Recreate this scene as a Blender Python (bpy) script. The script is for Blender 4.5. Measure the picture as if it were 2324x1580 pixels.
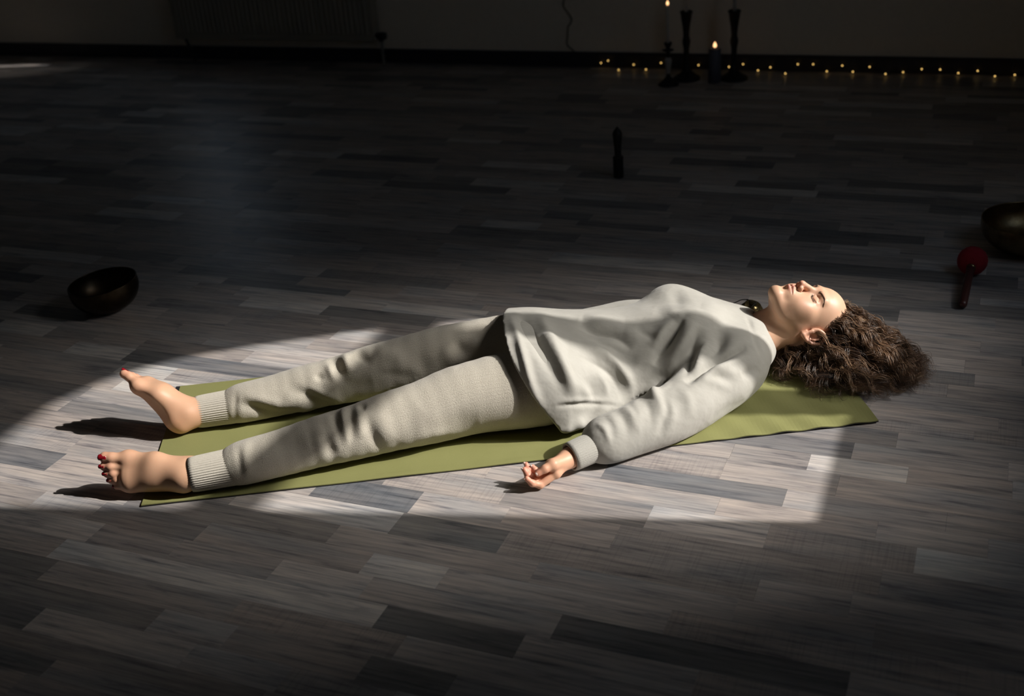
import bpy, math, random
import numpy as np
from mathutils import Vector

for o in list(bpy.data.objects):
    bpy.data.objects.remove(o, do_unlink=True)
scene = bpy.context.scene
COL = scene.collection
random.seed(7)
RNG = np.random.default_rng(11)

# ------------------------------------------------------------------ camera
W, H, FPX = 2324, 1580, 2657.2
PITCH, ROLL, CAMH = math.radians(26.361), math.radians(-4.477), 1.5
_cp, _sp, _cr, _sr = math.cos(PITCH), math.sin(PITCH), math.cos(ROLL), math.sin(ROLL)
FWD = np.array([0, _cp, -_sp]); _u0 = np.array([0, _sp, _cp]); _r0 = np.array([1.0, 0, 0])
RT = _cr * _r0 + _sr * _u0
UP = -_sr * _r0 + _cr * _u0
CAM = np.array([0, 0, CAMH])
cam_data = bpy.data.cameras.new('camera')
cam = bpy.data.objects.new('camera', cam_data); COL.objects.link(cam)
from mathutils import Matrix
cam.matrix_world = Matrix(((RT[0], UP[0], -FWD[0], 0), (RT[1], UP[1], -FWD[1], 0), (RT[2], UP[2], -FWD[2], CAMH), (0, 0, 0, 1)))
cam_data.sensor_fit = 'HORIZONTAL'; cam_data.sensor_width = 36
cam_data.lens = 36 * FPX / W
cam_data.clip_start = 0.05
cam_data.dof.use_dof = True; cam_data.dof.focus_distance = 2.95; cam_data.dof.aperture_fstop = 2.8
scene.camera = cam

# ------------------------------------------------------------------ view, world, sun
vs = scene.view_settings
vs.view_transform = 'Standard'; vs.look = 'None'; vs.gamma = 1.0; vs.use_curve_mapping = False
vs.exposure = 0.0
try:
    scene.cycles.use_denoising = True
    scene.cycles.max_bounces = 4
    scene.cycles.use_adaptive_sampling = True
    scene.cycles.adaptive_threshold = 0.06
    scene.cycles.sample_clamp_indirect = 4.0
except Exception:
    pass
world = bpy.data.worlds.new('sky'); scene.world = world; world.use_nodes = True
_bg = world.node_tree.nodes['Background']
_bg.inputs[0].default_value = (0.58, 0.77, 1.0, 1); _bg.inputs[1].default_value = 0.85

YAW = math.radians(-23.61)
XA = np.array([math.cos(YAW), math.sin(YAW), 0]); YA = np.array([-math.sin(YAW), math.cos(YAW), 0])   # the room's own axes
SUN = np.array([-0.985, 0.172, -0.767]); SUN /= np.linalg.norm(SUN)                                   # direction of travel
sun_l = bpy.data.lights.new('sun', 'SUN'); sun_l.energy = 5.05; sun_l.angle = math.radians(0.75); sun_l.color = (1.0, 0.955, 0.90)
sun_o = bpy.data.objects.new('sun', sun_l); COL.objects.link(sun_o)
sun_o.rotation_euler = Vector(SUN).to_track_quat('-Z', 'Y').to_euler(); sun_o.location = (4, 2, 4)
fill_l = bpy.data.lights.new('glow_fill', 'SUN'); fill_l.energy = 2.8; fill_l.angle = math.radians(23); fill_l.color = (1.0, 0.945, 0.87)   # added wide fill lamp, brightens floor and body around the sun patch
fill_o = bpy.data.objects.new('glow_fill', fill_l); COL.objects.link(fill_o); fill_o.rotation_euler = Vector((-.985 * .755, .172 * .755, -.656)).to_track_quat('-Z', 'Y').to_euler(); fill_o.location = (4, 2, 4.2)


# ------------------------------------------------------------------ helpers
def ray(x, y): return (x - W / 2) * RT - (y - H / 2) * UP + FPX * FWD
def G(x, y, z=0.0):                       # point of the scene seen at a pixel, at height z
    d = ray(x, y); return CAM + d * ((z - CAMH) / d[2])
def GW(x, y, yp):                         # ... on the vertical plane y' = yp
    d = ray(x, y); return CAM + d * (yp / (d @ YA))
def proj(P):
    Q = np.asarray(P, float) - CAM; zz = Q @ FWD
    return np.stack([W / 2 + FPX * (Q @ RT) / zz, H / 2 - FPX * (Q @ UP) / zz, zz], -1)
def room(xp, yp, z=0.0):
    p = XA * xp + YA * yp; return np.array([p[0], p[1], z])
def nrm(v):
    v = np.asarray(v, float); return v / (np.linalg.norm(v) + 1e-12)

def mesh(name, V, Fc, mat=None, parent=None, smooth=False, loc=None):
    me = bpy.data.meshes.new(name)
    me.from_pydata([tuple(map(float, v)) for v in V] if not isinstance(V, list) else V, [], [tuple(map(int, f)) for f in Fc])
    me.update()
    if smooth: me.polygons.foreach_set('use_smooth', np.ones(len(me.polygons), bool))
    o = bpy.data.objects.new(name, me); COL.objects.link(o)
    if mat: me.materials.append(mat)
    if parent is not None: o.parent = parent
    if loc is not None: o.location = tuple(map(float, loc))
    return o
def fmesh(name, V, Q, mat=None, parent=None, smooth=True):
    """fast numpy mesh: V (n,3), Q (m,k) with one face size"""
    V = np.ascontiguousarray(V, np.float32); Q = np.ascontiguousarray(Q, np.int32); k = Q.shape[1]
    me = bpy.data.meshes.new(name)
    me.vertices.add(len(V)); me.vertices.foreach_set('co', V.ravel())
    me.loops.add(Q.size); me.loops.foreach_set('vertex_index', Q.ravel())
    me.polygons.add(len(Q)); me.polygons.foreach_set('loop_start', np.arange(0, Q.size, k, dtype=np.int32))
    me.update(calc_edges=True); me.validate()
    me.polygons.foreach_set('use_smooth', np.full(len(me.polygons), smooth, bool))
    o = bpy.data.objects.new(name, me); COL.objects.link(o)
    if mat: me.materials.append(mat)
    if parent is not None: o.parent = parent
    return o
def fattr(o, name, vals):
    a = o.data.attributes.new(name, 'FLOAT', 'POINT'); a.data.foreach_set('value', np.ascontiguousarray(vals, np.float32))
def cattr(o, name, vals):
    a = o.data.attributes.new(name, 'FLOAT_COLOR', 'POINT')
    v = np.ones((len(vals), 4), np.float32); v[:, :3] = vals; a.data.foreach_set('color', v.ravel())
def tag(o, label=None, cat=None, group=None, kind=None):
    if label: o['label'] = label
    if cat: o['category'] = cat
    if group: o['group'] = group
    if kind: o['kind'] = kind
    return o
def empty(name, loc):
    o = bpy.data.objects.new(name, None); COL.objects.link(o); o.location = tuple(map(float, loc)); o.empty_display_size = .05
    return o
BOXF = [(0, 3, 2, 1), (4, 5, 6, 7), (0, 1, 5, 4), (1, 2, 6, 5), (2, 3, 7, 6), (3, 0, 4, 7)]
def rbox(x0, x1, y0, y1, z0, z1):         # box in room axes -> world verts
    return [room(x, y, z) for z in (z0, z1) for (x, y) in ((x0, y0), (x1, y0), (x1, y1), (x0, y1))]
def boxes(name, lst, mat, parent=None):
    V, Fc = [], []
    for b in lst:
        n = len(V); V += rbox(*b); Fc += [tuple(i + n for i in f) for f in BOXF]
    return mesh(name, V, Fc, mat, parent)
def lathe(name, prof, mat, parent=None, loc=(0, 0, 0), n=40, axis=None, smooth=True):
    """prof: list of (r, z); axis: optional unit axis (default +z)"""
    a = nrm(axis if axis is not None else (0, 0, 1)); t = nrm(np.cross(a, (0.31, 0.9, 0.2))); b = np.cross(a, t)
    th = np.linspace(0, 2 * math.pi, n, endpoint=False)
    V = np.concatenate([np.outer(np.cos(th) * r, t) + np.outer(np.sin(th) * r, b) + a * z for r, z in prof]) + np.asarray(loc)
    Fc = []
    for i in range(len(prof) - 1):
        for j in range(n):
            Fc.append((i * n + j, i * n + (j + 1) % n, (i + 1) * n + (j + 1) % n, (i + 1) * n + j))
    return mesh(name, V, Fc, mat, parent, smooth)
def tube_arrays(P, R, n=8, cap=True):
    P = np.asarray(P, float); m = len(P); R = np.broadcast_to(np.asarray(R, float), (m,))
    T = np.gradient(P, axis=0); T /= np.linalg.norm(T, axis=1)[:, None] + 1e-12
    ref = np.array([0, 0, 1.0]) if abs(T[0][2]) < .9 else np.array([1.0, 0, 0])
    A = np.zeros_like(P); a = nrm(np.cross(T[0], ref))
    for i in range(m):
        a = nrm(a - T[i] * (a @ T[i])); A[i] = a
    B = np.cross(T, A); th = np.linspace(0, 2 * math.pi, n, endpoint=False)
    V = (P[:, None] + R[:, None, None] * (np.cos(th)[None, :, None] * A[:, None] + np.sin(th)[None, :, None] * B[:, None])).reshape(-1, 3)
    Fc = [(i * n + j, i * n + (j + 1) % n, (i + 1) * n + (j + 1) % n, (i + 1) * n + j) for i in range(m - 1) for j in range(n)]
    if cap: Fc += [tuple(range(n))[::-1], tuple((m - 1) * n + j for j in range(n))]
    return V, Fc
def tube(name, P, R, mat, parent=None, n=8):
    V, Fc = tube_arrays(P, R, n); return mesh(name, V, Fc, mat, parent, True)
def spline(P, per=6):                     # Catmull-Rom through rows of P (any width)
    P = np.asarray(P, float); E = np.vstack([2 * P[0] - P[1], P, 2 * P[-1] - P[-2]]); out = []
    for i in range(1, len(E) - 2):
        for t in np.linspace(0, 1, per, endpoint=False):
            a, b, c, d = E[i - 1], E[i], E[i + 1], E[i + 2]
            out.append(.5 * (2 * b + (c - a) * t + (2 * a - 5 * b + 4 * c - d) * t * t + (3 * b - a - 3 * c + d) * t ** 3))
    out.append(P[-1]); return np.array(out)

# ------------------------------------------------------------------ implicit surfaces (smooth unions, surface nets)
class Field:
    def __init__(s, lo, hi, h):
        s.h = h; s.lo = np.asarray(lo, np.float32)
        s.n = np.ceil((np.asarray(hi) - s.lo) / h).astype(int) + 1
        s.f = np.full(s.n, 1.0, np.float32)
        s.ax = [s.lo[i] + h * np.arange(s.n[i], dtype=np.float32) for i in range(3)]
    def block(s, lo, hi):
        sl = []
        for i in range(3):
            a = max(0, int((lo[i] - s.lo[i]) / s.h)); b = min(s.n[i], int((hi[i] - s.lo[i]) / s.h) + 2)
            if a >= b: return None, None
            sl.append(slice(a, b))
        sl = tuple(sl)
        return sl, (s.ax[0][sl[0]][:, None, None], s.ax[1][sl[1]][None, :, None], s.ax[2][sl[2]][None, None, :])
    def op(s, sl, d, k, mode):
        f = s.f[sl]
        if mode == 'sub':
            hh = np.maximum(k - np.abs(f + d), 0) / k if k else 0
            s.f[sl] = np.maximum(f, -d) + hh * hh * k * .25
        elif mode == 'and':
            hh = np.maximum(k - np.abs(f - d), 0) / k if k else 0
            s.f[sl] = np.maximum(f, d) + hh * hh * k * .25
        else:
            hh = np.maximum(k - np.abs(f - d), 0) / k if k else 0
            s.f[sl] = np.minimum(f, d) - hh * hh * k * .25
    def ell(s, c, r, k=.01, mode='add', axes=None):
        c = np.asarray(c, float); r = np.broadcast_to(np.asarray(r, float), (3,)); m = r.max() + max(k, .004) * 1.5 + 2 * s.h + (.03 if mode == 'add' else 0)
        sl, X = s.block(c - m, c + m)
        if sl is None: return
        q = [X[i] - c[i] for i in range(3)]
        if axes is not None:
            A = np.asarray(axes, float); q = [q[0] * A[j][0] + q[1] * A[j][1] + q[2] * A[j][2] for j in range(3)]
        k0 = np.sqrt(sum((q[i] / r[i]) ** 2 for i in range(3))); k1 = np.sqrt(sum((q[i] / r[i] ** 2) ** 2 for i in range(3)))
        s.op(sl, (k0 * (k0 - 1) / np.maximum(k1, 1e-6)).astype(np.float32), k, mode)
    def cone(s, a, b, ra, rb, k=.01, mode='add', lat=None):
        """ra, rb: radius, or (lateral, other) radii when lat is given"""
        a = np.asarray(a, float); b = np.asarray(b, float)
        ra = np.broadcast_to(np.asarray(ra, float), (2,)); rb = np.broadcast_to(np.asarray(rb, float), (2,))
        m = max(ra.max(), rb.max()) + max(k, .004) * 1.5 + 2 * s.h + (.03 if mode == 'add' else 0)
        sl, X = s.block(np.minimum(a, b) - m, np.maximum(a, b) + m)
        if sl is None: return
        d = b - a; L = np.linalg.norm(d); d = d / (L + 1e-12)
        q = [X[i] - a[i] for i in range(3)]
        u = q[0] * d[0] + q[1] * d[1] + q[2] * d[2]; t = np.clip(u / (L + 1e-12), 0, 1); du = u - t * L
        if lat is None:
            rr = q[0] ** 2 + q[1] ** 2 + q[2] ** 2 - u ** 2
            dd = np.sqrt(np.maximum(rr, 0) + du ** 2) - (ra[0] + (rb[0] - ra[0]) * t)
        else:
            v = nrm(np.asarray(lat, float) - d * (np.asarray(lat, float) @ d)); w = np.cross(d, v)
            lv = q[0] * v[0] + q[1] * v[1] + q[2] * v[2]; lw = q[0] * w[0] + q[1] * w[1] + q[2] * w[2]
            rv = ra[0] + (rb[0] - ra[0]) * t; rw = ra[1] + (rb[1] - ra[1]) * t; rm = np.minimum(rv, rw)
            k0 = np.sqrt((lv / rv) ** 2 + (lw / rw) ** 2 + (du / rm) ** 2); k1 = np.sqrt((lv / rv ** 2) ** 2 + (lw / rw ** 2) ** 2 + (du / rm ** 2) ** 2)
            dd = k0 * (k0 - 1) / np.maximum(k1, 1e-6)
        s.op(sl, np.broadcast_to(dd, s.f[sl].shape).astype(np.float32), k, mode)
    def chain(s, P, R, k=.01, mode='add', lat=None):
        for i in range(len(P) - 1): s.cone(P[i], P[i + 1], R[i], R[i + 1], k, mode, lat)
    def half(s, p, n, k=.005):            # keep the side the normal points away from
        n = nrm(n); p = np.asarray(p, float)
        d = s.ax[0][:, None, None] * n[0] + s.ax[1][None, :, None] * n[1] + s.ax[2][None, None, :] * n[2] - p @ n
        s.op((slice(None),) * 3, np.broadcast_to(d, s.f.shape).astype(np.float32), k, 'and')
    def nets(s, smooth=1):
        f = s.f; neg = f < 0; n = s.n
        c = np.zeros(n - 1, np.int8)
        for i in (0, 1):
            for j in (0, 1):
                for k in (0, 1): c += neg[i:n[0] - 1 + i, j:n[1] - 1 + j, k:n[2] - 1 + k]
        I, J, K = np.nonzero((c > 0) & (c < 8)); m = len(I)
        idx = np.full(n - 1, -1, np.int64); idx[I, J, K] = np.arange(m)
        off = [(i, j, k) for i in (0, 1) for j in (0, 1) for k in (0, 1)]
        val = [f[I + a, J + b, K + d] for a, b, d in off]
        acc = np.zeros((m, 3)); cnt = np.zeros(m)
        for p in range(8):
            for q in range(p + 1, 8):
                df = [off[q][x] - off[p][x] for x in range(3)]
                if sum(abs(x) for x in df) != 1: continue
                ch = (val[p] < 0) != (val[q] < 0)
                t = np.where(ch, val[p] / np.where(ch, val[p] - val[q], 1), 0)
                for x in range(3): acc[:, x] += np.where(ch, off[p][x] + t * df[x], 0)
                cnt += ch
        V = (np.stack([I, J, K], 1) + acc / cnt[:, None]) * s.h + s.lo
        Q = []
        for ax in range(3):
            a1, a2 = [(1, 2), (2, 0), (0, 1)][ax]
            A = np.swapaxes(neg, 0, 0)
            s0 = [slice(None)] * 3; s1 = [slice(None)] * 3; s0[ax] = slice(0, -1); s1[ax] = slice(1, None)
            x = neg[tuple(s0)] != neg[tuple(s1)]
            P = np.nonzero(x); P = np.stack(P, 1)
            ok = (P[:, a1] > 0) & (P[:, a2] > 0) & (P[:, a1] < n[a1] - 1) & (P[:, a2] < n[a2] - 1); P = P[ok]
            e1 = np.zeros(3, int); e1[a1] = 1; e2 = np.zeros(3, int); e2[a2] = 1
            g = lambda D: idx[D[:, 0], D[:, 1], D[:, 2]]
            q = np.stack([g(P - e1 - e2), g(P - e2), g(P), g(P - e1)], 1)
            fl = ~neg[P[:, 0], P[:, 1], P[:, 2]]
            q[fl] = q[fl][:, ::-1]; Q.append(q)
        Q = np.concatenate(Q); Q = Q[(Q >= 0).all(1)]
        V = relax(V, Q, smooth)
        return V, Q
def relax(V, Q, it, lam=.5):
    if not it: return V
    e = np.concatenate([Q[:, [0, 1]], Q[:, [1, 2]], Q[:, [2, 3]], Q[:, [3, 0]]]); a = np.concatenate([e[:, 0], e[:, 1]]); b = np.concatenate([e[:, 1], e[:, 0]])
    cnt = np.bincount(a, minlength=len(V)).astype(float); cnt[cnt == 0] = 1
    for _ in range(it):
        S = np.stack([np.bincount(a, V[b, i], len(V)) for i in range(3)], 1) / cnt[:, None]
        V = V + lam * (S - V)
    return V
def normals(V, Q):
    nf = np.cross(V[Q[:, 2]] - V[Q[:, 0]], V[Q[:, 3]] - V[Q[:, 1]]); N = np.zeros_like(V)
    for i in range(4):
        for x in range(3): N[:, x] += np.bincount(Q[:, i], nf[:, x], len(V))
    return N / (np.linalg.norm(N, axis=1)[:, None] + 1e-12)
def seen(V, N):
    """vertices facing the photographer and not behind another part of the same surface"""
    p = proj(V); key = (p[:, 0] // 5).astype(int) * 4000 + (p[:, 1] // 5).astype(int)
    u, inv = np.unique(key, return_inverse=True); zm = np.full(len(u), 1e9); np.minimum.at(zm, inv, p[:, 2])
    face = ((V - CAM) * N).sum(1) < 0
    return p, face & (p[:, 2] < zm[inv] + .035)
def folds(V, Q, strokes, scale=1.0):
    """cloth folds: strokes are (points, half width in px, height in m); each is a ridge or valley laid on the cloth"""
    N = normals(V, Q); p, vis = seen(V, N); D = np.zeros(len(V))
    g = V - CAM; fac = np.clip((-(g * N).sum(1) / np.linalg.norm(g, axis=1) - .12) / .3, 0, 1)
    for pts, sg, amp in strokes:
        P = spline(np.asarray(pts, float), 6) if len(pts) > 2 else np.linspace(pts[0], pts[1], 12)
        lo = P.min(0) - 3.2 * sg; hi = P.max(0) + 3.2 * sg
        ix = np.nonzero(vis & (p[:, 0] > lo[0]) & (p[:, 0] < hi[0]) & (p[:, 1] > lo[1]) & (p[:, 1] < hi[1]))[0]
        if not len(ix): continue
        best = np.full(len(ix), 1e9); bt = np.zeros(len(ix)); m = len(P) - 1
        for i in range(m):
            a, d = P[i], P[i + 1] - P[i]; L2 = d @ d + 1e-9
            t = np.clip(((p[ix, :2] - a) @ d) / L2, 0, 1); q = a + t[:, None] * d
            dist = np.hypot(*(p[ix, :2] - q).T); b = dist < best
            best[b] = dist[b]; bt[b] = (i + t[b]) / m
        taper = np.clip(np.sin(np.pi * np.clip(bt, .03, .97)), 0, 1) ** 1.0
        D[ix] += amp * scale * taper * np.exp(-.5 * (best / sg) ** 2)
    return V + N * (D * fac)[:, None]

# ------------------------------------------------------------------ materials
class NT:
    def __init__(s, name):
        s.m = bpy.data.materials.new(name); s.m.use_nodes = True; s.t = s.m.node_tree; s.b = s.t.nodes['Principled BSDF']; s.out = s.t.nodes['Material Output']
    def n(s, typ, **kw):
        x = s.t.nodes.new(typ)
        for k, v in kw.items():
            if k.startswith('i_'): x.inputs[int(k[2:])].default_value = v
            else: setattr(x, k, v)
        return x
    def l(s, a, b): s.t.links.new(a, b)
    def math(s, op, a, b=None, c=None):
        x = s.n('ShaderNodeMath', operation=op)
        for i, v in enumerate((a, b, c)):
            if v is None: continue
            if isinstance(v, (int, float)): x.inputs[i].default_value = v
            else: s.l(v, x.inputs[i])
        return x.outputs[0]
    def ramp(s, fac, stops):
        x = s.n('ShaderNodeValToRGB'); s.l(fac, x.inputs[0]); e = x.color_ramp.elements
        while len(e) > 1: e.remove(e[-1])
        e[0].position, e[0].color = stops[0][0], (*stops[0][1], 1)
        for p_, c in stops[1:]:
            q = e.new(p_); q.color = (*c, 1)
        return x.outputs[0]
    def noise(s, vec, scale, detail=3, rough=.5):
        x = s.n('ShaderNodeTexNoise'); x.inputs['Scale'].default_value = scale; x.inputs['Detail'].default_value = detail; x.inputs['Roughness'].default_value = rough
        if vec is not None: s.l(vec, x.inputs['Vector'])
        return x.outputs[0]
    def mapping(s, vec, scale=(1, 1, 1), rot=(0, 0, 0)):
        x = s.n('ShaderNodeMapping'); x.inputs['Scale'].default_value = scale; x.inputs['Rotation'].default_value = rot; s.l(vec, x.inputs[0]); return x.outputs[0]
    def pos(s): return s.n('ShaderNodeNewGeometry').outputs['Position']
    def mix(s, fac, a, b, mode='MIX'):
        x = s.n('ShaderNodeMix', data_type='RGBA', blend_type=mode)
        for i, v in ((0, fac), (6, a), (7, b)):
            if isinstance(v, (int, float)): x.inputs[i].default_value = v
            elif isinstance(v, tuple): x.inputs[i].default_value = (*v, 1)
            else: s.l(v, x.inputs[i])
        return x.outputs[2]
    def bump(s, h, dist, strength=1.0, prev=None):
        x = s.n('ShaderNodeBump'); x.inputs['Distance'].default_value = dist; x.inputs['Strength'].default_value = strength; s.l(h, x.inputs['Height'])
        if prev is not None: s.l(prev, x.inputs['Normal'])
        return x.outputs[0]
    def done(s, color=None, rough=.5, normal=None, **kw):
        if color is not None:
            if isinstance(color, tuple): s.b.inputs['Base Color'].default_value = (*color, 1)
            else: s.l(color, s.b.inputs['Base Color'])
        if isinstance(rough, (int, float)): s.b.inputs['Roughness'].default_value = rough
        else: s.l(rough, s.b.inputs['Roughness'])
        if normal is not None: s.l(normal, s.b.inputs['Normal'])
        for k, v in kw.items(): s.b.inputs[k.replace('_', ' ')].default_value = v
        return s.m
def plain(name, color, rough=.5, vary=.12, scale=30, bump=0, **kw):
    t = NT(name); nz = t.noise(t.pos(), scale, 4)
    c = t.mix(nz, tuple(x * (1 - vary) for x in color), tuple(min(1, x * (1 + vary)) for x in color))
    return t.done(c, rough, t.bump(nz, bump) if bump else None, **kw)
def emit(name, color, strength):
    t = NT(name); return t.done((0, 0, 0), .5, None, Emission_Color=(*color, 1), Emission_Strength=strength)

def mat_floor():
    t = NT('plank_laminate'); a = t.n('ShaderNodeAttribute', attribute_name='tone').outputs['Fac']
    v = t.mapping(t.pos(), rot=(0, 0, -YAW))
    off = t.n('ShaderNodeCombineXYZ'); t.l(t.math('MULTIPLY', a, 57.3), off.inputs[0]); t.l(t.math('MULTIPLY', a, 91.7), off.inputs[1])
    ad = t.n('ShaderNodeVectorMath', operation='ADD'); t.l(v, ad.inputs[0]); t.l(off.outputs[0], ad.inputs[1]); v = ad.outputs[0]
    g1 = t.noise(t.mapping(v, (2.2, 46, 1)), 2.0, 5, .62)       # long grain
    g2 = t.noise(t.mapping(v, (5, 170, 1)), 2.0, 3, .6)         # fine pores
    g3 = t.noise(t.mapping(v, (2.2, 13, 1)), 2.4, 5, .62)        # broad cathedral stains
    g4 = t.noise(t.mapping(v, (1.3, 5, 1)), 1.7, 3, .5)         # weathered blue-grey patches
    g5 = t.noise(t.mapping(v, (120, 3, 1)), 2.0, 2, .5)          # cross saw marks on some strips
    sel = t.math('MULTIPLY', t.math('GREATER_THAN', t.math('FRACT', t.math('MULTIPLY', a, 31.7)), .80), .45)
    base = t.ramp(t.math('FRACT', t.math('MULTIPLY', a, 7.13)), [(0, (0.174, 0.176, 0.187)), (.09, (0.249, 0.241, 0.241)), (.22, (0.349, 0.320, 0.307)), (.5, (0.448, 0.403, 0.378)), (.7, (0.407, 0.378, 0.365)), (.87, (0.515, 0.477, 0.457)), (1, (0.614, 0.598, 0.581))])
    s = t.ramp(g1, [(.28, (.38, .40, .45)), (.41, (.82, .83, .85)), (.55, (1.10, 1.09, 1.08)), (.75, (1.32, 1.30, 1.27))])
    c = t.mix(1.0, base, s, 'MULTIPLY')
    c = t.mix(1.0, c, t.ramp(g2, [(.30, (.74, .74, .76)), (.48, (1.02, 1.02, 1.02))]), 'MULTIPLY')
    c = t.mix(1.0, c, t.ramp(g3, [(.28, (.42, .44, .50)), (.42, (.97, .97, .98)), (.68, (1.16, 1.14, 1.11))]), 'MULTIPLY')
    c = t.mix(1.0, c, t.ramp(g4, [(.36, (.86, .91, .95)), (.5, (1, .99, .98)), (.66, (1.05, 1.02, .99))]), 'MULTIPLY')
    c = t.mix(sel, c, t.ramp(g5, [(.34, (.70, .70, .73)), (.50, (1.02, 1.02, 1.02))]), 'MULTIPLY')
    r = t.math('MULTIPLY_ADD', g1, .14, .36)
    n = t.bump(t.math('ADD', g2, t.math('MULTIPLY', g1, 1.5)), .0004, .5)
    return t.done(c, r, n, Specular_IOR_Level=.42)
def mat_shirt():
    t = NT('cream_jersey'); p = t.pos(); a = t.noise(p, 420, 2); b = t.noise(p, 45, 3)
    w = t.noise(t.mapping(p, (1, 1.6, 1), (0, 0, .5)), 16, 3, .55); c = t.mix(b, (.405, .388, .345), (.455, .440, .398))
    return t.done(c, .92, t.bump(w, .014, .25, t.bump(b, .002, .12, t.bump(a, .0006, .2))), Sheen_Weight=.15)
def mat_knit():
    t = NT('oatmeal_wool_knit'); p = t.pos(); a = t.noise(p, 380, 3, .7); b = t.noise(p, 60, 3); r = t.n('ShaderNodeAttribute', attribute_name='rib').outputs['Fac']
    rib = t.math('SINE', t.math('MULTIPLY', r, 2 * math.pi / .0062))
    c = t.mix(a, (0.382, 0.344, 0.278), (0.681, 0.635, 0.539)); c = t.mix(t.math('MULTIPLY', b, .35), c, (0.415, 0.365, 0.295))
    h = t.math('ADD', t.math('MULTIPLY', a, 1.4), t.math('MULTIPLY', rib, .06))
    return t.done(c, .95, t.bump(h, .0024, .6), Sheen_Weight=.25)
def mat_cuff(name, c0, c1):
    t = NT(name); p = t.pos(); a = t.noise(p, 350, 3, .7)
    return t.done(t.mix(a, c0, c1), .95, t.bump(a, .0015, .6), Sheen_Weight=.2)
def mat_skin():
    t = NT('skin'); p = t.pos(); a = t.n('ShaderNodeAttribute', attribute_name='tint').outputs['Color']; b = t.noise(p, 70, 4); f = t.noise(p, 900, 2)
    c = t.mix(t.math('MULTIPLY', b, .22), a, (.60, .27, .17))
    return t.done(c, .46, t.bump(f, .0004, .35), Subsurface_Weight=.12, Subsurface_Radius=(.012, .005, .003), Subsurface_Scale=.6, Specular_IOR_Level=.45)
def mat_hair():
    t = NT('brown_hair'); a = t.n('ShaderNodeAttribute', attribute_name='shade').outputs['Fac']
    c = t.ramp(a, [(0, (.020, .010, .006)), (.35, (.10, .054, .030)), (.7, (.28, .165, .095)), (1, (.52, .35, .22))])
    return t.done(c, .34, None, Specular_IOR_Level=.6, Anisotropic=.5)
def mat_mat():
    t = NT('green_foam'); p = t.pos(); a = t.noise(p, 700, 2); b = t.noise(p, 14, 3)
    c = t.mix(b, (0.220, 0.222, 0.076), (0.253, 0.253, 0.093))
    return t.done(c, .82, t.bump(a, .0006, .5))
def mat_bronze(name, c0, c1, rough):
    t = NT(name); p = t.pos(); a = t.noise(p, 22, 5, .65); b = t.noise(p, 130, 3)
    return t.done(t.ramp(a, [(.3, c0), (.7, c1)]), t.math('MULTIPLY_ADD', b, .2, rough - .1), t.bump(b, .001, .5), Metallic=1.0)
def mat_glass():
    t = NT('window_glass'); nt = t.t; tr = t.n('ShaderNodeBsdfTransparent'); gl = t.n('ShaderNodeBsdfGlossy'); gl.inputs['Roughness'].default_value = .02
    lw = t.n('ShaderNodeLayerWeight'); lw.inputs[0].default_value = .5; fr = t.math('MULTIPLY_ADD', t.math('POWER', lw.outputs['Facing'], 5.0), .9, .02); mx = t.n('ShaderNodeMixShader'); t.l(fr, mx.inputs[0]); t.l(tr.outputs[0], mx.inputs[1]); t.l(gl.outputs[0], mx.inputs[2]); t.l(mx.outputs[0], t.out.inputs[0])
    return t.m
M = dict(floor=mat_floor(), shirt=mat_shirt(), knit=mat_knit(), skin=mat_skin(), hair=mat_hair(), mat=mat_mat(), glass=mat_glass(),
         cuff=mat_cuff('oatmeal_rib', (0.465, 0.427, 0.357), (0.664, 0.622, 0.539)), shirtcuff=mat_cuff('cream_rib', (.405, .388, .345), (.455, .440, .398)),
         wall=plain('warm_plaster', (.88, .79, .67), .85, .06, 40, .0006), ceil=plain('ceiling_paint', (.32, .30, .27), .9, .04, 20),
         base=plain('dark_skirting', (.035, .033, .042), .45, .2, 20), sub=plain('subfloor', (.03, .03, .032), .8), black=plain('black_rubber', (.012, .012, .015), .7),
         frame=plain('white_window_paint', (.5, .5, .48), .4, .04), curtain=plain('thick_curtain', (.22, .18, .14), .95, .1, 90, .001),
         rad=plain('radiator_enamel', (.36, .33, .27), .45, .05, 50), radpipe=plain('radiator_pipe', (.34, .32, .28), .35, .08), valve=plain('black_valve', (.02, .02, .022), .4),
         cable=plain('beige_cable', (.20, .17, .125), .6), holder=plain('black_iron', (.006, .006, .007), .55), stone=plain('white_ceramic', (.45, .45, .43), .3), wax=plain('white_wax', (.62, .58, .52), .4, .04),
         bluewax=plain('slate_blue_wax', (.10, .11, .15), .5), flame=emit('candle_flame', (1, .55, .25), 2.2), bulb=emit('fairy_bulb', (1, .62, .18), 2.2), wire=plain('dark_wire', (.01, .01, .01), .5),
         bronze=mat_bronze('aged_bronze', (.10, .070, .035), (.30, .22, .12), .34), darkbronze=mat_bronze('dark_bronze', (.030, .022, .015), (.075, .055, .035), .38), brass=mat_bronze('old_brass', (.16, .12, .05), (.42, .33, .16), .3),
         felt=plain('red_felt', (.30, .010, .022), .95, .3, 160, .002), wood=plain('dark_red_wood', (.055, .016, .016), .4, .3, 40), cord=plain('black_cord', (.01, .009, .008), .8), darkwood=plain('ebony_wood', (.006, .0055, .006), .5),
         redpolish=plain('red_nail_polish', (.24, .007, .014), .2), nail=plain('clear_nail', (.80, .60, .52), .25), steel=plain('steel_stud', (.6, .6, .6), .25, Metallic=1.0), brow=plain('brow_hair', (.085, .048, .028), .6), white=plain('label_white', (.6, .6, .58), .6))

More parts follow.
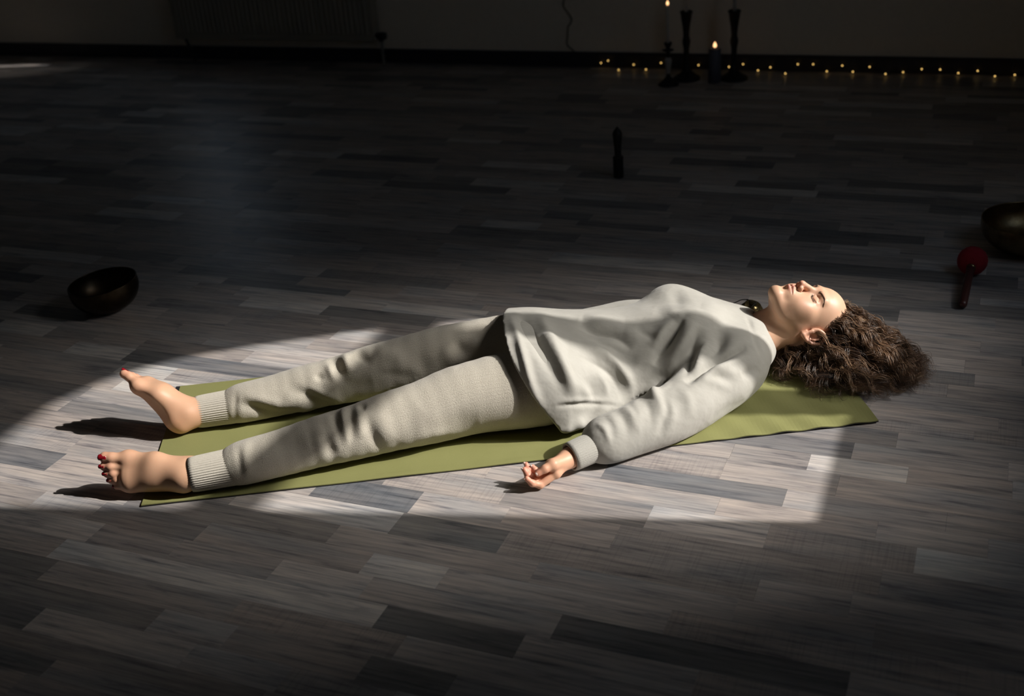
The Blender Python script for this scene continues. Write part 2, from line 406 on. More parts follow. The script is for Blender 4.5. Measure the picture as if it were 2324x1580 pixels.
# ================================================================== the room
XL, XR, YF, YB, ZC = -7.2, 0.95, -1.6, 6.10, 2.80
WT = 0.15
floor = tag(boxes('floor', [(XL - .2, XR + .2, YF - .2, YB + .2, -.10, -.012)], M['sub']), 'floor of mixed grey and brown wood strips', kind='structure')
tag(boxes('ceiling', [(XL - .2, XR + .2, YF - .2, YB + .2, ZC, ZC + .1)], M['ceil']), 'plain ceiling above the room', kind='structure')
# right wall with the window the sun comes through
WY0, WY1, WZ0, WZ1 = 2.442, 3.532, .956, 2.71
tag(boxes('wall_right', [(XR, XR + WT, YF - .2, WY0, -.05, ZC), (XR, XR + WT, WY1, YB + .2, -.05, ZC), (XR, XR + WT, WY0, WY1, -.05, WZ0), (XR, XR + WT, WY0, WY1, WZ1, ZC)], M['wall']), 'plain warm plaster wall with tall sunlit window', kind='structure')
# back wall with a window above the radiator
BX0, BX1, BZ0, BZ1 = -4.80, -4.12, .78, 2.15
tag(boxes('wall_back', [(XL - .2, BX0, YB, YB + .1, -.05, ZC), (BX1, XR + .2, YB, YB + .1, -.05, ZC), (BX0, BX1, YB, YB + .1, -.05, BZ0), (BX0, BX1, YB, YB + .1, BZ1, ZC)], M['wall']), 'dim warm plaster wall behind the candles', kind='structure')
tag(boxes('wall_left', [(XL - .15, XL, YF - .2, YB + .2, -.05, ZC)], M['wall']), 'plain plaster wall at the far left', kind='structure')
tag(boxes('wall_front', [(XL - .2, XR + .2, YF - .15, YF, -.05, ZC)], M['wall']), 'plain plaster wall behind the photographer', kind='structure')
tag(boxes('baseboard_back', [(XL, XR, YB - .018, YB, 0, .072), (XL, XR, YB - .012, YB, .072, .08)], M['base']), 'dark skirting board along the back wall', kind='structure')
tag(boxes('baseboard_right', [(XR - .018, XR, YF, YB - .018, 0, .08)], M['base']), 'dark skirting board along the right wall', kind='structure')

def window(name, label, frame, panes):
    w = tag(boxes(name, frame, M['frame']), label, kind='structure')
    for b in panes: boxes('pane', [b], M['glass'], w)
    return w
fx0, fx1 = 1.005, 1.055
window('window_1', 'tall white window in the right wall with transom and mullion',
       [(fx0, fx1, 2.929, 3.054, WZ0, 2.0), (fx0, fx1, WY0, WY1, 2.0, 2.10), (fx0, fx1, WY0, WY0 + .012, WZ0, WZ1), (fx0, fx1, WY1 - .012, WY1, WZ0, WZ1), (fx0, fx1, WY0, WY1, WZ1 - .03, WZ1), (fx0, fx1, WY0, WY1, WZ0, WZ0 + .025)],
       [(1.028, 1.032, WY0 + .012, 2.929, WZ0 + .025, 2.0), (1.028, 1.032, 3.054, WY1 - .012, WZ0 + .025, 2.0), (1.028, 1.032, WY0 + .012, WY1 - .012, 2.10, WZ1 - .03)])
window('window_2', 'narrow white window above the radiator', [(BX0, BX0 + .03, YB + .03, YB + .07, BZ0, BZ1), (BX1 - .03, BX1, YB + .03, YB + .07, BZ0, BZ1), (BX0, BX1, YB + .03, YB + .07, BZ0, BZ0 + .02), (BX0, BX1, YB + .03, YB + .07, BZ1 - .04, BZ1)],
       [(BX0 + .03, BX1 - .03, YB + .048, YB + .052, BZ0 + .02, BZ1 - .04)])
def portal(name, c, sx, sz, direction):
    l = bpy.data.lights.new(name, 'AREA'); l.shape = 'RECTANGLE'; l.size = sx; l.size_y = sz; l.cycles.is_portal = True
    o = bpy.data.objects.new(name, l); COL.objects.link(o); o.location = tuple(c)
    o.rotation_euler = Vector(tuple(direction)).to_track_quat('-Z', 'Z').to_euler()
portal('window_portal', room(1.11, (WY0 + WY1) / 2, (WZ0 + WZ1) / 2), WY1 - WY0, WZ1 - WZ0, -XA)
portal('window_portal', room((BX0 + BX1) / 2, YB + .11, (BZ0 + BZ1) / 2), BX1 - BX0, BZ1 - BZ0, -YA)

# unseen dark blind, added to cut the small window's light except at its left
def blind():
    t = tag(empty('added_blind', room(-4.3, YB - .01, 0)), 'added dark roller blind cutting the light of the narrow window above the radiator', 'blind')
    for n, b in (('fabric', (-4.48, BX1 + .06, YB - .012, YB - .008, BZ0 - .05, BZ1 + .06)), ('cassette', (-4.58, BX1 + .08, YB - .06, YB - .002, BZ1 + .06, BZ1 + .13)), ('bottom_bar', (-4.56, BX1 + .06, YB - .018, YB - .004, BZ0 - .07, BZ0 - .05))):
        o = boxes(n, [b], M['valve']); o.parent = t; o.matrix_parent_inverse = Matrix.Translation(t.location).inverted()
blind()

# drawn-back curtain at the far side of the right window
def curtain():
    E = np.array([(2.74, 2.62), (2.60, 2.78), (2.553, 2.995), (2.51, 3.093), (2.43, 3.203), (2.34, 3.263), (2.165, 3.353), (1.99, 3.433), (1.75, 3.50), (1.4, 3.56), (1.0, 3.58), (.4, 3.60), (.03, 3.60)])
    zs = np.linspace(2.74, .03, 50); nc = 60; V = []
    for z in zs:
        e = np.interp(-z, -E[:, 0], E[:, 1])
        for j in range(nc):
            u = j / (nc - 1); V.append(room(.895 + .018 * math.sin(u * 40 + .3 * math.sin(z * 3)), e + (3.86 - e) * u, z))
    n = len(V); V += [v - XA * .006 for v in V]; Fc = []
    for i in range(len(zs) - 1):
        for j in range(nc - 1):
            a = i * nc + j; Fc += [(a, a + 1, a + nc + 1, a + nc), (a + n, a + nc + n, a + nc + 1 + n, a + 1 + n)]
    for i in range(len(zs) - 1): Fc += [(i * nc, (i + 1) * nc, (i + 1) * nc + n, i * nc + n)]
    t = tag(empty('curtain', room(.895, 3.7, 0)), 'heavy brown curtain drawn back beside the sunny window', 'curtain')
    o = mesh('fabric', V, Fc, M['curtain'], None, True); o.parent = t; o.matrix_parent_inverse = Matrix.Translation(t.location).inverted()
    r = tube('rod', [room(.895, 2.25, 2.76), room(.895, 3.95, 2.76)], .012, M['valve']); r.parent = t; r.matrix_parent_inverse = Matrix.Translation(t.location).inverted()
curtain()

# ------------------------------------------------------------------ floor strips
def planks():
    R = random.Random(5); rows = []; y = YF
    while y < YB:
        w = R.choice([.05, .072, .075, .078, .085, .09]); rows.append((y, min(w, YB - y))); y += w
    P = []
    for y0, w in rows:
        x = XL - R.random() * .5
        while x < XR:
            L = R.choice([.18, .22, .26, .3, .34, .38, .42, .48, .55]); x1 = min(x + L, XR); x0 = max(x, XL)
            if x1 - x0 > .02: P.append((x0, x1, y0, y0 + w, R.random()))
            x += L
    view = []
    for i, (x0, x1, y0, y1, t) in enumerate(P):
        c = room((x0 + x1) / 2, (y0 + y1) / 2); q = proj(c)
        if q[2] > 0 and -60 < q[0] < W + 60 and -60 < q[1] < H + 80: view.append((q[2], i))
    near = set(i for _, i in sorted(view)[:300])
    bank = []
    for k in range(40):
        me = bpy.data.meshes.new('plank'); me.from_pydata([(x, y, z) for z in (-.012, 0) for x, y in ((0, 0), (1, 0), (1, 1), (0, 1))], [], BOXF)
        me.materials.append(M['floor']); a = me.attributes.new('tone', 'FLOAT', 'POINT'); a.data.foreach_set('value', np.full(8, (k + .5) / 40, np.float32)); bank.append(me)
    g = .0002; V, Q, T = [], [], []
    for i, (x0, x1, y0, y1, t) in enumerate(P):
        if i in near:
            o = bpy.data.objects.new('plank', bank[int(t * 40)]); COL.objects.link(o); o.parent = floor
            o.location = tuple(room(x0 + g, y0 + g, 0)); o.rotation_euler = (0, 0, YAW); o.scale = (x1 - x0 - 2 * g, y1 - y0 - 2 * g, 1)
        else:
            n = len(V); V += rbox(x0 + g, x1 - g, y0 + g, y1 - g, -.012, 0); Q += [tuple(j + n for j in f) for f in BOXF]; T += [(int(t * 40) + .5) / 40] * 8
    o = fmesh('distant_planks', np.array(V), np.array(Q), M['floor'], floor, False); fattr(o, 'tone', T); o['kind'] = 'stuff'
planks()

# ================================================================== yoga mat
MA, MB_, MC = G(320.8, 1151.7), G(414, 879), G(1993.7, 961)
ME = (MC - MA) / np.linalg.norm(MC - MA); MN = np.array([-ME[1], ME[0], 0]); ML = np.linalg.norm(MC - MA); MW = .606
def yoga_mat():
    t = tag(empty('yoga_mat', MA + ME * ML / 2 + MN * MW / 2), 'green yoga mat with black underside beneath the lying person', 'yoga mat')
    def layer(name, z0, th, mat, ins):
        nu, nv = 180, 50; V = []
        for lev in (1, 0):
            for i in range(nu):
                for j in range(nv):
                    u = ins + (ML - 2 * ins) * i / (nu - 1); v = ins + (MW - 2 * ins) * j / (nv - 1)
                    wv = 0.0
                    if u > 1.25:      # slack waves at the head end
                        s = min(1, (u - 1.25) / .3); wv = .0022 * s * (1 + math.sin((u + v * .35) * 70)) * (.4 + .6 * math.exp(-v / .12))
                    if v < .02 and u < 1.2: wv = .0007 * (1 + math.sin(u * 23))
                    wv += .004 * max(0, (u - 1.70) / .09) ** 2 * max(0, 1 - v / .15)
                    p = MA + ME * u + MN * v; V.append((p[0], p[1], z0 + wv + th * lev))
        n = nu * nv; Fc = []
        for i in range(nu - 1):
            for j in range(nv - 1):
                a = i * nv + j; Fc += [(a, a + nv, a + nv + 1, a + 1), (a + n, a + 1 + n, a + nv + 1 + n, a + nv + n)]
        for i in range(nu - 1):
            a = i * nv; Fc.append((a, a + n, a + nv + n, a + nv)); a = i * nv + nv - 1; Fc.append((a, a + nv, a + nv + n, a + n))
        for j in range(nv - 1):
            Fc.append((j, j + 1, j + 1 + n, j + n)); a = (nu - 1) * nv + j; Fc.append((a, a + n, a + 1 + n, a + 1))
        o = mesh(name, V, Fc, mat, None, True); o.parent = t; o.matrix_parent_inverse = Matrix.Translation(t.location).inverted()
        o.data.polygons.foreach_set('use_smooth', np.zeros(len(o.data.polygons), bool)); return o
    layer('base_layer', .0003, .0022, M['black'], .0); layer('top_layer', .0025, .0022, M['mat'], .0005)
    c = G(411, 883); d = MN
    tg = mesh('corner_loop', [tuple(c + a * .011 * ME - .004 * ME + b * .011 * d + np.array([0, 0, z])) for z in (.0003, .004) for a, b in ((-1, -1), (1, -1), (1, 1), (-1, 1))], BOXF, M['black'])
    tg.parent = t; tg.matrix_parent_inverse = Matrix.Translation(t.location).inverted()
yoga_mat()
MATZ = .0050

# ================================================================== the person
SKIN = np.array([.70, .435, .29])
parts_V, parts_Q, parts_C = [], [], []          # everything that makes up the one body mesh
def add_body(V, Q, C):
    n = sum(len(v) for v in parts_V); parts_V.append(V); parts_Q.append(Q + n); parts_C.append(C)
def gauss(V, c, r): return np.exp(-.5 * (((V - np.asarray(c)) / np.asarray(r)) ** 2).sum(1))

# ---- head frame: r = person's right (far side), f = face forward (up), u = crown
HT = math.radians(8.5)
HU = nrm([math.cos(HT), .035, -math.sin(HT)]); HF = nrm(np.array([math.sin(HT), -.10, math.cos(HT)])); HF = nrm(HF - HU * (HF @ HU)); HR = np.cross(HF, HU)
HS = .955
HO = np.array([.824, 2.800, .2135]) - HS * (.096 * HF + .025 * HU)
def h2w(p): p = np.asarray(p, float); return HO + HS * (p[..., :1] * HR + p[..., 1:2] * HF + p[..., 2:3] * HU)
def w2h(p): q = (np.asarray(p, float) - HO) / HS; return np.stack([q @ HR, q @ HF, q @ HU], -1)
NECK_B = np.array([.600, 2.768, .090])          # base of the neck in the world
CRC, CRR = np.array([0, -.012, .030]), np.array([.0735, .094, .088])
def build_head():
    F = Field((-.105, -.125, -.245), (.105, .135, .13), .0014)
    e, c = F.ell, F.cone
    e(CRC, CRR, .01)
    e((0, .030, .042), (.060, .060, .056), .03)
    e((0, .034, -.020), (.058, .052, .062), .03)
    e((0, .042, -.068), (.043, .043, .040), .03)
    for s in (-1, 1):
        c((s * .047, -.002, -.044), (s * .040, .032, -.077), .016, .014, .03)
        c((s * .040, .032, -.077), (s * .012, .074, -.101), .015, .014, .022)
        e((s * .043, .056, -.020), (.022, .021, .019), .022)           # cheekbones
        e((s * .033, .060, -.046), (.024, .024, .024), .024)           # cheeks
        e((s * .044, .030, -.040), (.018, .034, .028), .030)           # side of the face
        c((s * .008, .087, .0225), (s * .036, .078, .026), .0085, .008, .016)   # brow ridge
    e((0, .080, -.100), (.019, .0155, .0165), .016)                    # chin
    e((0, .080, -.062), (.027, .019, .023), .016)                      # muzzle
    for s in (-1, 1):
        e((s * .0325, .0985, .003), (.0165, .0125, .0105), .016, 'sub')     # sockets
        e((s * .0320, .0700, .0020), (.0165, .0142, .0125), .006)           # closed lids over the eyes
    c((0, .086, .014), (0, .1085, -.030), .0062, .0088, .012)          # nose
    e((0, .1105, -.0345), (.0088, .0085, .0078), .006)
    c((0, .1065, -.040), (0, .0965, -.0475), .0042, .004, .005)
    for s in (-1, 1):
        e((s * .0118, .1005, -.0385), (.0066, .0085, .0072), .006)
        e((s * .0066, .1040, -.0445), (.0034, .0062, .0036), .002, 'sub')
    # lips
    for s in (-1, 1):
        c((s * .004, .1000, -.0560), (s * .023, .0895, -.0618), .0048, .0022, .005)
        c((s * .000, .0995, -.0700), (s * .020, .0895, -.0655), .0060, .0024, .005)
    e((0, .1030, -.0845), (.018, .0075, .0055), .010, 'sub')           # fold under the lip
    e((0, .1035, -.0515), (.0022, .003, .005), .003, 'sub')            # philtrum
    # neck down into the shirt
    nb = w2h(NECK_B)
    c((0, -.036, -.045), (-.006, -.044, -.105), (.054, .052), (.055, .049), .03, lat=(1, 0, 0))
    c((-.006, -.044, -.105), nb, (.055, .049), (.066, .052), .03, lat=(1, 0, 0))
    for s in (-1, 1):
        c((s * .052, -.030, -.045), (s * .016, nb[1] + .035, nb[2] + .012), .012, .009, .025)    # neck tendons
    c((0, -.006, -.100), (0, nb[1] + .03, nb[2] + .01), .020, .018, .03)
    # ears
    for s in (-1, 1):
        x = s * .0745
        def E(f, u, o=0): return (x + s * o, f, u)
        helix = [E(.006, .000, -.002), E(.009, .016, .004), E(.001, .029, .009), E(-.013, .032, .013), E(-.024, .024, .016), E(-.027, .008, .016), E(-.023, -.008, .013), E(-.014, -.020, .009), E(-.004, -.028, .005)]
        hp = spline(helix, 4); F.chain(hp, [.0042] * len(hp), .003)
        c(E(-.004, -.026, .004), E(.0, -.018, .002), .0068, .0055, .006)     # lobe
        e(E(-.010, .002, .002), (.006, .017, .026), .006)
        F.chain([E(-.014, .020, .010), E(-.017, .004, .012), E(-.010, -.012, .008)], [.0036, .0036, .003], .003)
        e(E(-.007, -.002, .010), (.0062, .0078, .0105), .003, 'sub')
        c(E(.006, -.004, .002), E(.004, -.010, .003), .004, .0035, .004)      # tragus
    V0, _ = F.nets(0); V0 = V0[V0[:, 1] > .03]
    def on(r, u, d=0.0):
        k = np.argpartition(np.hypot(V0[:, 0] - r, V0[:, 2] - u), 5)[:5]; return (r, float(V0[k, 1].mean()) + d, u)
    for s in (-1, 1):   # lash line and lid fold of the closed eyes
        P = [on(s * r, u) for r, u in spline([(.0175, .0000), (.0245, -.0045), (.0325, -.0060), (.0405, -.0045), (.0470, -.0010)], 4)]
        F.chain(P, [.0012] * len(P), .002, 'sub')
        P = [on(s * r, u, .0004) for r, u in spline([(.0190, .0075), (.0300, .0110), (.0440, .0070)], 4)]
        F.chain(P, [.0011] * len(P), .003, 'sub')
    P = [on(r, u) for r, u in spline([(-.0265, -.0648), (-.016, -.0634), (-.006, -.0628), (0, -.0634), (.006, -.0628), (.016, -.0634), (.0265, -.0648)], 4)]
    F.chain(P, [.0011] * len(P), .002, 'sub')
    V, Q = F.nets(1)
    C = np.tile(SKIN, (len(V), 1))
    def paint(w, col):
        nonlocal C
        w = np.clip(w, 0, 1)[:, None]; C = C * (1 - w) + np.asarray(col) * w
    for s in (-1, 1):
        paint(.45 * gauss(V, (s * .042, .074, -.026), (.018, .02, .015)), (.70, .32, .23)); paint(.5 * gauss(V, (s * .082, -.010, .0), (.02, .02, .03)), (.66, .27, .20))
        paint(.35 * gauss(V, (s * .031, .083, .006), (.014, .012, .008)), (.58, .30, .22))
    paint(.55 * gauss(V, (0, .112, -.036), (.013, .012, .011)), (.70, .28, .20))
    lip = np.maximum(gauss(V, (0, .100, -.0575), (.0150, .007, .0032)), gauss(V, (0, .100, -.0700), (.0140, .008, .0042)))
    lip = np.maximum(lip, .8 * np.maximum(gauss(V, (.016, .094, -.0634), (.007, .006, .0038)), gauss(V, (-.016, .094, -.0634), (.007, .006, .0038))))
    paint(np.clip(lip * 1.5 - .3, 0, 1) * .85, (.50, .15, .125))
    paint(np.clip(gauss(V, (0, .098, -.0637), (.02, .006, .0011)), 0, 1) * .6, (.2, .05, .045))
    add_body(h2w(V), Q, C); return V
HEADV = build_head()
def face_f(r, u):                      # height of the face surface at (r, u)
    d = np.hypot(HEADV[:, 0] - r, HEADV[:, 2] - u) + 100 * (HEADV[:, 1] < .03); k = np.argpartition(d, 6)[:6]; return float(HEADV[k, 1].mean())

# ---- torso and limbs under the clothes
LEG_N = np.array([(-.800, 2.378, .050), (-.785, 2.383, .050), (-.69, 2.402, .052), (-.655, 2.407, .058), (-.55, 2.436, .066), (-.40, 2.478, .078), (-.25, 2.522, .088), (-.10, 2.570, .098), (.06, 2.590, .100)])
LEG_F = np.array([(-.850, 2.692, .050), (-.835, 2.694, .050), (-.745, 2.707, .052), (-.710, 2.712, .058), (-.60, 2.735, .066), (-.44, 2.765, .080), (-.30, 2.787, .090), (-.12, 2.806, .098), (.06, 2.805, .102)])
LEG_R = np.array([.040, .041, .043, .051, .056, .0645, .0765, .090, .098])
ARM_N = np.array([(.565, 2.640, .100), (.50, 2.575, .086), (.42, 2.503, .070), (.345, 2.455, .060), (.272, 2.423, .053), (.222, 2.400, .049), (.196, 2.387, .047), (.120, 2.347, .041)])
ARM_F = np.array([(.545, 2.915, .076), (.48, 2.950, .070), (.41, 2.980, .064), (.33, 3.005, .060), (.25, 3.000, .053), (.19, 2.992, .049), (.165, 2.988, .047), (.085, 2.975, .041)])
ARM_R = np.array([.082, .070, .061, .055, .049, .044, .036, .034]); ARM_RF = np.array([.066, .060, .056, .053, .049, .044, .036, .034])
def under_body():
    F = Field((-.90, 2.25, -.02), (.72, 3.12, .26), .008)
    for L in (LEG_N, LEG_F): F.chain(L, LEG_R - np.array([.008, .008, .012, .02, .024, .028, .028, .028, .026]), .02)
    for A, AR in ((ARM_N, ARM_R), (ARM_F, ARM_RF)): F.chain(A, np.minimum(AR - .014, .05), .02)
    tor = [((.02, 2.705, .09), (.14, .06)), ((.16, 2.73, .09), (.12, .055)), ((.32, 2.75, .09), (.12, .055)), ((.45, 2.768, .1), (.14, .08)), ((.56, 2.783, .095), (.12, .06))]
    for i in range(len(tor) - 1): F.cone(tor[i][0], tor[i + 1][0], tor[i][1], tor[i + 1][1], .03, lat=(0, 1, 0))
    F.cone((.56, 2.783, .095), NECK_B, .06, .05, .03)
    F.half((0, 0, MATZ + .004), (0, 0, -1), .01)
    V, Q = F.nets(2); add_body(V, Q, np.tile(SKIN, (len(V), 1)))
under_body()

# ---- hands
NAILS = []      # (position, normal, along, size, material key)
def make_hand(wrist, fore, D, lat, upv, fingers, thumb, nails=True):
    allp = np.array([wrist, fore] + [p for f in fingers for p in f] + list(thumb))
    F = Field(allp.min(0) - .03, allp.max(0) + .03, .0016)
    F.cone(fore, wrist, (.026, .020), (.0245, .0175), .01, lat=lat)
    for f, w in zip(fingers, (.0105, .0105, .0100, .0095)):
        F.cone(wrist, f[0], .0150, w - .0005, .016)                     # metacarpals form the palm
    F.cone(fingers[0][0], fingers[3][0], .0085, .0085, .014)
    for f, w in zip(fingers, (.0080, .0076, .0072, .0064)):
        F.chain(f, [w + .0022, w + .0006, w * .95, w * .82], .0035)
        for j in (1, 2): F.ell(f[j], (w * 1.02,) * 3, .004)
    F.chain(thumb, [.0155, .0108, .0092, .0074], .006)
    F.cone(wrist, thumb[1], .017, .0110, .014)
    V, Q = F.nets(1); C = np.tile(SKIN * np.array([1.02, .93, .90]), (len(V), 1))
    for f in fingers + [thumb]:
        w = (np.clip(gauss(V, f[-1], (.014,) * 3), 0, 1) * .55)[:, None]; C = C * (1 - w) + np.array([.72, .28, .20]) * w
    add_body(V, Q, C)
wr = np.array(ARM_N[-1]) + np.array([-.004, -.004, 0]); D = nrm([-.60, -.78, -.1]); lat = nrm([-.72, .66, .20])
i0 = G(1262, 1075, .029)
idx = [i0, G(1226, 1101, .0125), G(1208, 1097, .023), G(1196, 1087, .036)]
mid = [G(1257, 1067, .031), G(1212, 1088, .020), G(1198, 1079, .034), G(1190, 1066, .046)]
rin = [G(1252, 1060, .031), G(1209, 1076, .029), G(1199, 1066, .041), G(1194, 1054, .051)]
pin = [G(1249, 1054, .030), G(1222, 1072, .034), G(1214, 1066, .041), G(1209, 1059, .048)]
thumb = [G(1281, 1048, .042), G(1255, 1055, .053), G(1237, 1064.5, .051), G(1221, 1075, .044)]
make_hand(wr, wr - nrm(ARM_N[-1] - ARM_N[-2]) * .05, D, lat, (0, 0, 1), [idx, mid, rin, pin], thumb)
def add_nail(p, q, face, size, key, back=.004):
    """plate on the tip of the digit p->q, looking towards 'face'"""
    a = nrm(np.asarray(q) - p); n = nrm(np.asarray(face) - a * (np.asarray(face) @ a)); NAILS.append((np.asarray(q) - a * back, n, a, size, key))
add_nail(thumb[2], thumb[3], (-.35, -.75, .55), (.0056, .0075, .0072), 'nail', .001)
add_nail(idx[2], idx[3], (-.9, -.2, -.3), (.0044, .006, .0064), 'nail', -.001)
add_nail(mid[2], mid[3], (-.9, -.1, .2), (.0044, .006, .0064), 'nail', -.001)
add_nail(rin[2], rin[3], (-.8, -.1, .5), (.0042, .006, .0062), 'nail', -.001)
add_nail(pin[2], pin[3], (-.6, -.1, .6), (.0036, .005, .0055), 'nail', -.001)
# far hand, resting palm up beyond the hip
wf = np.array(ARM_F[-1]); Df = nrm([-1, -.05, -.05]); lf = nrm([-.05, -1, .1]); b0 = wf + Df * .082 + lf * -.030 + np.array([0, 0, -.012])
def fing(o, s): p = b0 + lf * o; return [p, p + s * np.array([-.036, 0, .003]), p + s * np.array([-.056, 0, .018]), p + s * np.array([-.064, 0, .038])]
make_hand(wf, wf + np.array([.05, .01, .004]), Df, lf, (0, 0, 1), [fing(0, 1), fing(.02, 1.05), fing(.038, 1), fing(.054, .82)], [wf + np.array([-.02, .022, .008]), wf + np.array([-.05, .034, .014]), wf + np.array([-.072, .032, .018]), wf + np.array([-.092, .026, .016])])

# ---- feet: local frame L (heel->toe), Mdl (towards the big toe), Dor (top of the foot)
def make_foot(heel, ankle, toe, Mdl, name):
    L = np.asarray(toe) - heel; S = np.linalg.norm(L) / .215; L = nrm(L); Mdl = nrm(np.asarray(Mdl) - L * (np.asarray(Mdl) @ L)); Dor = np.cross(L, Mdl)
    if Dor @ (np.asarray(ankle) - heel) < 0: Dor = -Dor
    def P(l, m, d): return np.asarray(heel) + S * (L * l + Mdl * m + Dor * (d - .018))
    pts = np.array([P(-.03, -.05, -.01), P(.24, .05, .02), P(.24, -.05, .0), P(.0, .04, .1), ankle])
    F = Field(pts.min(0) - .05, pts.max(0) + .05, .0018); lat = Mdl; ax = (L, Mdl, Dor); up = np.asarray(ankle); leg = LEG_DIR[name]
    F.ell(P(.002, 0, .020), np.array((.034, .029, .030)) * S, .018, axes=ax)                       # heel
    F.cone(P(.010, 0, .028), up, (.026, .028), (.029, .034), .02, lat=lat)                         # ankle
    F.cone(up, up + leg * .07, (.029, .034), (.032, .036), .015, lat=lat)
    F.cone(P(-.006, 0, .034), up + leg * .05 - L * .014, .012, .012, .02)                          # achilles
    F.cone(P(.030, 0, .034), P(.095, .003, .036), (.030, .028), (.036, .024), .03, lat=lat)        # midfoot
    F.cone(up, P(.100, .006, .044), (.027, .027), (.034, .018), .03, lat=lat)                      # instep
    F.cone(P(.095, .003, .036), P(.160, .000, .020), (.037, .023), (.043, .0150), .025, lat=lat)
    F.cone(P(.050, -.014, .034), P(.150, -.020, .021), .023, .0170, .035)
    F.cone(P(.02, -.008, .020), P(.150, -.030, .014), .021, .0155, .025)                           # outer edge
    F.cone(P(.02, .006, .022), P(.155, .026, .015), .018, .0160, .02)                              # inner edge
    F.ell(P(.156, .027, .014), np.array((.021, .018, .0165)) * S, .014, axes=ax)                   # ball
    F.ell(P(.148, -.033, .012), np.array((.020, .014, .0135)) * S, .014, axes=ax)
    F.ell(P(.080, .040, .000), (.040, .018, .015), .022, 'sub', axes=ax)                           # arch
    for s, q in ((1, .027), (-1, .026)): F.ell(up + Mdl * s * q - L * .003, (.012, .009, .012), .016)   # ankle bones
    base = [(.160, .028), (.164, .008), (.160, -.008), (.154, -.022), (.146, -.034)]
    tip = [(.222, .030), (.221, .0085), (.213, -.0085), (.203, -.0235), (.190, -.037)]; rad = [.0118, .0084, .0080, .0076, .0074]
    toes = []
    for (bl, bm), (tl, tm), r in zip(base, tip, rad):
        r *= S; big = r > .0095
        a, b, c_ = P(bl, bm, .019), P(bl * .42 + tl * .58, bm * .42 + tm * .58, .0165 if big else .0185), P(tl - r / S, tm, .013 if big else .0115)
        F.chain([a, b, c_], [r * 1.25, r * 1.02, r * .98], .007); F.ell(c_, (r * 1.06,) * 3, .004); toes.append((b, c_, r))
    V, Q = F.nets(1); Vs = relax(V, Q, 60); lw = np.clip((.150 - ((V - np.asarray(heel)) @ L) / S) / .03, 0, 1)[:, None]; V = V * (1 - lw) + Vs * lw
    C = np.tile(SKIN * np.array([1.0, .97, .93]), (len(V), 1))
    def paint(c, rr, col, amt):
        nonlocal C
        w = np.clip(amt * gauss(V, c, rr), 0, 1)[:, None]; C = C * (1 - w) + np.asarray(col) * w
    paint(P(-.002, 0, .002), (.03,) * 3, (.74, .36, .20), .7); paint(P(.155, .03, .0), (.025,) * 3, (.72, .36, .24), .5)
    for b, c_, r in toes: paint(c_, (.013,) * 3, (.62, .25, .18), .6)
    add_body(V, Q, C)
    for i, (b, c_, r) in enumerate(toes):
        a = nrm(c_ - b); n = nrm(Dor - a * (Dor @ a)); NAILS.append((c_ + a * r * .25 + n * r * .34, n, a, (r * .74, r * .85, r * .80), 'redpolish'))
LEG_DIR = {'far': nrm(LEG_F[2] - LEG_F[1]), 'near': nrm(LEG_N[2] - LEG_N[1])}
make_foot(G(408, 962, .036), (-.848, 2.684, .055), G(293, 843, .158), (.02, -.92, .30), 'far')
make_foot((-.778, 2.428, .034), (-.800, 2.380, .050), G(232, 1068, .074), (.10, .42, .90), 'near')

body = fmesh('person', np.concatenate(parts_V), np.concatenate(parts_Q), M['skin'])
cattr(body, 'tint', np.concatenate(parts_C))
tag(body, 'person in cream sweatshirt and oatmeal trousers lying face up, eyes closed', 'person')
def nail_mesh(p, n, a, size, key):
    b = np.cross(n, a); V, Fc = [], []; nu, nv = 7, 7
    for i in range(nu):
        for j in range(nv):
            s = (i / (nu - 1) * 2 - 1); t = (j / (nv - 1) * 2 - 1); s2 = s * (1 - .12 * t * t)
            ang = s2 * 1.05; V.append(p + b * math.sin(ang) * size[0] + n * math.cos(ang) * size[2] + a * t * size[1] * (1 - .18 * s * s))
    m = len(V); V += [v - n * .0012 for v in V]
    for i in range(nu - 1):
        for j in range(nv - 1):
            q = i * nv + j; Fc += [(q, q + 1, q + nv + 1, q + nv), (q + m, q + nv + m, q + nv + 1 + m, q + 1 + m)]
    rim = [i * nv for i in range(nu)] + [(nu - 1) * nv + j for j in range(1, nv)] + [i * nv + nv - 1 for i in range(nu - 2, -1, -1)] + list(range(nv - 2, 0, -1))
    for x, y in zip(rim, rim[1:] + rim[:1]): Fc.append((x, y, y + m, x + m))
    o = mesh('toenail' if key == 'redpolish' else 'fingernail', V, Fc, M[key], body, True)
    if key == 'redpolish': o['label'] = 'red painted toenail'
for nn in NAILS: nail_mesh(*nn)

